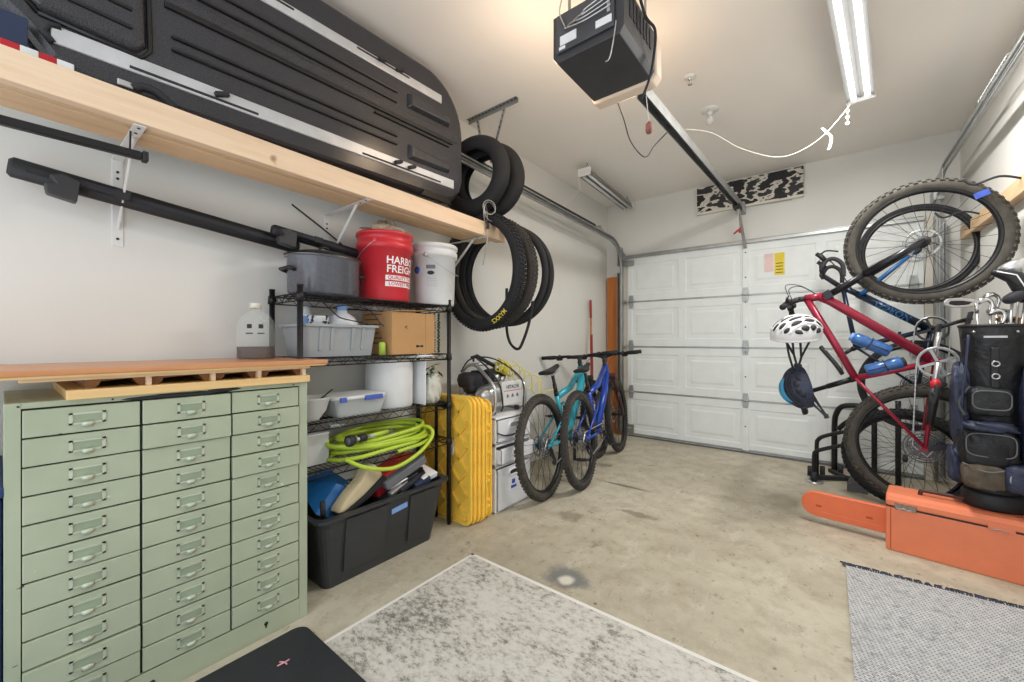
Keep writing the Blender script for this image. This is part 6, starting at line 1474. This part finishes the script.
b = MB(); b.cyl((-.10, 4.04, 0), (-.10, 4.04, .008), .06, 24); b.build('base_disc', 'silver', t)
b = MB(); b.prism([(0, 0), (.12, 0), (.12, .05), (.09, .13), (.03, .13), (0, .06)], .02, Matrix.Translation((.10, 3.95, .0))); b.cyl((.12, 3.94, .06), (.12, 3.98, .06), .015, 10); b.build('foot_plate', 'glovegrey', t, bevel=.003)
b = MB(); b.cyl((.28, 4.36, .0), (.28, 4.36, .60), .018, 12); b.cyl((.42, 4.36, .0), (.42, 4.36, .66), .018, 12); b.build('rear_post', 'black', t)

# ============================================================ GOLF BAG
gz = .3005; GC = V(.643, 3.075, gz)
t = thing('golf_bag', GC, 'black and navy golf bag full of clubs standing on the orange case', 'golf bag')
def gb(nm, m, c, rx, ry, rz, e=.5, jit=0, seed=1, rot=None):
    b = MB(); b.blob(GC + V(*c), rx, ry, rz, e, 32, 18, jit, seed, m=rot); return b.build(nm, m, t)
b = MB(); b.lathe([(0, 0), (.105, 0), (.112, .012), (.112, .07), (.10, .085), (0, .085)], GC, 36, 1, .85); b.build('base_cup', 'blackpl', t)
b = MB(); b.lathe([(.095, .07), (.10, .3), (.103, .6), (.115, .84), (.122, .91), (.117, .913), (.11, .84), (.09, .80), (0, .80)], GC, 36, 1, .85); b.build('bag_body', 'blackfab', t)
b = MB(); b.torus(GC + V(0, 0, .905), (0, 0, 1), .118, .0075, 40, 8)
for q in b.v: q.y = GC.y + (q.y - GC.y) * .85
b.build('top_rim', 'blackpl', t)
for s_ in (-1, 1):
    b = MB(); b.beam(GC + V(-.10, s_ * .0, .81), GC + V(.10, s_ * .0, .81), .012, .012); b.build('club_divider', 'blackpl', t)
gb('upper_pocket', 'blackfab', (-.035, -.10, .535), .070, .045, .068, .4, .03, 3)
gb('ball_pocket', 'blackfab', (-.04, -.10, .31), .092, .055, .095, .5, .10, 7)
gb('mesh_pocket', 'meshfab', (-.055, -.115, .175), .075, .05, .06, .5, .07, 5)
gb('flap', 'navyfab', (-.04, -.12, .415), .088, .045, .024, .7, .12, 13)
gb('side_pocket', 'navyfab', (-.135, -.02, .20), .028, .05, .085, .6, .12, 4)
gb('side_pocket', 'navyfab', (-.115, .0, .50), .032, .06, .20, .6, .13, 8)
gb('side_pocket', 'navyfab', (.098, -.075, .48), .035, .06, .22, .6, .12, 9)
gb('round_pocket', 'navyfab', (.060, -.135, .185), .062, .05, .065, .55, .02, 10)
b = MB(); c = GC + V(.060, -.187, .185); b.torus(c + V(0, .010, 0), (0, 1, 0), .046, .0035, 36, 6); b.build('piping', 'grey', t)
b = MB(); b.box(GC.x - .035, GC.x - .005, GC.y - .125, GC.y - .10, gz + .60, gz + .80); b.build('front_strap', 'blackpl', t, bevel=.008)
for z_ in (.66, .72): b = MB(); b.torus((GC.x - .02, GC.y - .128, gz + z_), (0, 1, 0), .012, .003, 20, 6); b.build('strap_ring', 'silver', t)
b = MB(); b.box(GC.x - .055, GC.x + .02, GC.y - .112, GC.y - .105, gz + .845, gz + .855); b.build('name_plate', 'silver', t)
for x in (-.085, .055): b = MB(); b.cyl(GC + V(x, -.09, .875), GC + V(x, -.10, .875), .005, 10); b.build('rivet', 'silver', t)
for (nm_, cx_, cy_, cz_, w_, h_) in (('pocket_zip', -.035, -.146, .545, .062, .045), ('pocket_zip', -.04, -.156, .33, .080, .055)):
    b = MB(); pts = [GC + V(cx_ + w_ * math.copysign(abs(math.cos(a)) ** .5, math.cos(a)), cy_ + .006 * abs(math.cos(a)) ** 3, cz_ + h_ * math.copysign(abs(math.sin(a)) ** .5, math.sin(a))) for a in [2 * pi * i / 36 for i in range(36)]]
    b.tube(pts, .0028, 6, closed=True); b.build(nm_, 'glovegrey', t)
for x_ in (-.10, .09):
    b = MB(); b.tube(smooth([GC + V(x_, -.085, .86), GC + V(x_ * 1.12, -.10, .70), GC + V(x_ * 1.25, -.10, .50), GC + V(x_ * 1.2, -.11, .30)], 5), .006, 8); b.build('edge_strap', 'navyfab', t)
b = MB(); b.tube(smooth([GC + V(-.13, -.135, .23), GC + V(-.055, -.168, .205), GC + V(.02, -.155, .225)], 6), .004, 6); b.build('pocket_hem', 'glovegrey', t)
b = MB(); b.tube(smooth([GC + V(-.09, -.06, .60), GC + V(-.135, -.10, .52), GC + V(-.12, -.14, .46)], 5), .008, 8); b.build('zip_pull', 'ink', t)
# clubs
def club(px, py, yy_, head, label, m='chrome', face=1, sc=1.0):
    top = P(px, py, Y=yy_); base = GC + V((top.x - GC.x) * .45, (yy_ - GC.y) * .45, .45)
    t = thing('golf_club', top, label, 'golf club')
    d = (base - top).normalized()
    MB().tube([top, base], [.0052, .006], 8).build('shaft', 'silver', t)
    if head == 'iron':
        b = MB(); ang = .25; pr_ = [(0, -.012), (.012, .008), (-.02, .020), (-.05, .024), (-.075, .022), (-.083, .008), (-.078, -.008), (-.055, -.018), (-.02, -.018)]
        pr_ = [(x_ * sc * face * 1.25, z_ * sc * 1.05) for x_, z_ in pr_]; mm = Matrix.Translation(top + V(0, -.006, .0)) @ Euler((rad(20), 0, rad(8))).to_matrix().to_4x4()
        b.prism(pr_, .011, mm); h = b.build('club_head', m, t, bevel=.003)
        b = MB(); b.prism([(x_ * .62 - .022 * face * sc, z_ * .5 + .001) for x_, z_ in pr_], .001, mm @ Matrix.Translation((0, -.0008, 0))); b.build('cavity', 'ink', h)
        MB().cyl(top + V(0, 0, .004), top + d * .05, .008, 10).build('hosel', m, t)
    elif head == 'wood':
        b = MB(); b.blob(top + V(-.03 * face, 0, .0), .055 * sc, .045 * sc, .03 * sc, .85, 24, 14, m=Euler((0, rad(-30), 0)).to_matrix().to_4x4()); b.build('club_head', m, t)
    elif head == 'cover':
        b = MB(); b.tube([top + V(-.075, 0, .045), top + V(-.05, 0, .04), top + V(0, 0, .015), top + V(.03, 0, -.05), top + V(.04, 0, -.11)], [.010, .022, .034, .036, .020], 14); b.build('head_cover', 'blackfab', t)
        b = MB(); b.tube([top + V(-.06, -.026, .045), top + V(0, -.036, .02), top + V(.03, -.038, -.05), top + V(.04, -.024, -.10)], .003, 6); b.build('white_piping', 'paper', t)
    elif head == 'wedge':
        b = MB(); b.tube(smooth([top + V(-.045 * face, 0, .006), top + V(-.028 * face, 0, .024), top + V(-.005 * face, 0, .026), top + V(.008, 0, .0), top + d * .04], 4), [.006, .009, .012, .013, .013, .013, .013, .012, .011, .010, .009, .008, .008, .008, .008, .008, .008][:17], 10); b.build('club_head', m, t)
clubs = [(976, 303, 3.04, 'iron', 'chrome iron with a long dark cavity, leftmost club in the golf bag', 'chrome', 1, 1.15),
         (990, 305, 3.06, 'wedge', 'curved chrome club head second from the left in the golf bag', 'chrome', 1, 1),
         (997, 300, 3.13, 'wedge', 'curved chrome club head rising highest behind the second iron', 'chrome', 1, 1),
         (1002, 316, 3.05, 'wedge', 'low curved chrome club head in the middle of the golf bag', 'chrome', 1, 1),
         (1010, 312, 3.10, 'iron', 'grey iron standing right of the curved chrome heads in the golf bag', 'steel', 1, .8),
         (1014, 280, 3.06, 'cover', 'club under a black head cover with white piping, arching left over the bag', 'ink', 1, 1),
         (1022, 266, 3.12, 'wood', 'silver topped dark wood club at the right of the golf bag', 'silver', 1, 1),
         (1026, 296, 3.06, 'wood', 'black wood club lowest at the right of the golf bag', 'ink', 1, .9),
         (1020, 320, 3.12, 'iron', 'copper shafted iron at the right edge of the golf bag', mat('copper', '#B98A4A', .35, .6), 1, .8)]
for c_ in clubs: club(*c_)

# ============================================================ ORANGE CASE WITH SCABBARD
CA, CB = V(.238, 2.985, 0), V(.80, 2.905, 0); xx = (CB - CA).normalized(); yy2 = V(0, 0, 1).cross(xx); mm = Matrix((xx, yy2, V(0, 0, 1))).transposed().to_4x4(); mm.translation = CA
t = thing('chainsaw_case', CA, 'scuffed orange plastic case with a long bar cover sticking out of its left end', 'tool case', mtx=mm)
Lc = .555
def lo(b, nm, m, **k): return b.build(nm, m, t, local=True, **k)
b = MB(); b.prism([(0.0, 0), (Lc, 0), (Lc, .235), (0.0, .235)], .235); lo(b, 'case_body', 'orange', bevel=.006, seg=3)
b = MB(); vs = []; secs = [(0, 0), (.0, .03), (.012, .05), (.035, .06), (.20, .06), (.223, .05), (.235, .03), (.235, 0)]
N = len(secs); b.add([V(x_, y_, .24 + z_) for x_ in (0, Lc) for y_, z_ in secs], [(i, (i + 1) % N, (i + 1) % N + N, i + N) for i in range(N)] + [tuple(range(N))[::-1], tuple(range(N, 2 * N))]); lo(b, 'case_lid', 'orange', bevel=.008, seg=3)
b = MB(); b.box(.002, Lc, -.0005, .236, .2345, .2405); lo(b, 'seam', 'ink')
b = MB(); b.box(.018, .022, -.002, .0, .01, .232); lo(b, 'corner_groove', mat('deep_orange', '#B9522F', .5))
for x0_ in (.035, .36):
    b = MB(); b.box(x0_, x0_ + .085, -.004, .0, .228, .262); la = lo(b, 'latch', 'orange' if x0_ > .1 else 'rust', bevel=.002)
    b = MB(); b.tube(smooth([V(x0_ + .006, -.005, .238), V(x0_ + .02, -.007, .232), V(x0_ + .035, -.006, .239), V(x0_ + .05, -.007, .232), V(x0_ + .065, -.005, .238)], 3), .0025, 6); b.build('latch_wire', 'steel', la, local=True)
b = MB(); b.tube(smooth([V(.13, .11, .30), V(.135, .11, .322), V(.16, .11, .325), V(.27, .11, .325), V(.30, .11, .322), V(.305, .11, .30)], 4), .0095, 10); lo(b, 'carry_handle', 'brown')
b = MB(); Lb = .40; pts = [(.0, .045)] + [(-Lb + .075 - .075 * math.sin(pi * i / 10), .120 + .075 * -math.cos(pi * i / 10)) for i in range(11)] + [(.0, .195)]
b.prism(pts, .035, Matrix.Translation((0, .10, 0))); sb = lo(b, 'bar_scabbard', 'orange2', bevel=.006, seg=3)
for x_ in (-.31, -.075): b = MB(); b.box(x_ - .014, x_ + .014, .0988, .1002, .108, .118); b.build('scabbard_slot', mat('deep_orange2', '#A84A28', .6), sb, local=True)
b = MB(); b.box(-.30, -.03, .0985, .1002, .078, .081); b.build('scabbard_groove', 'orange', sb, local=True)
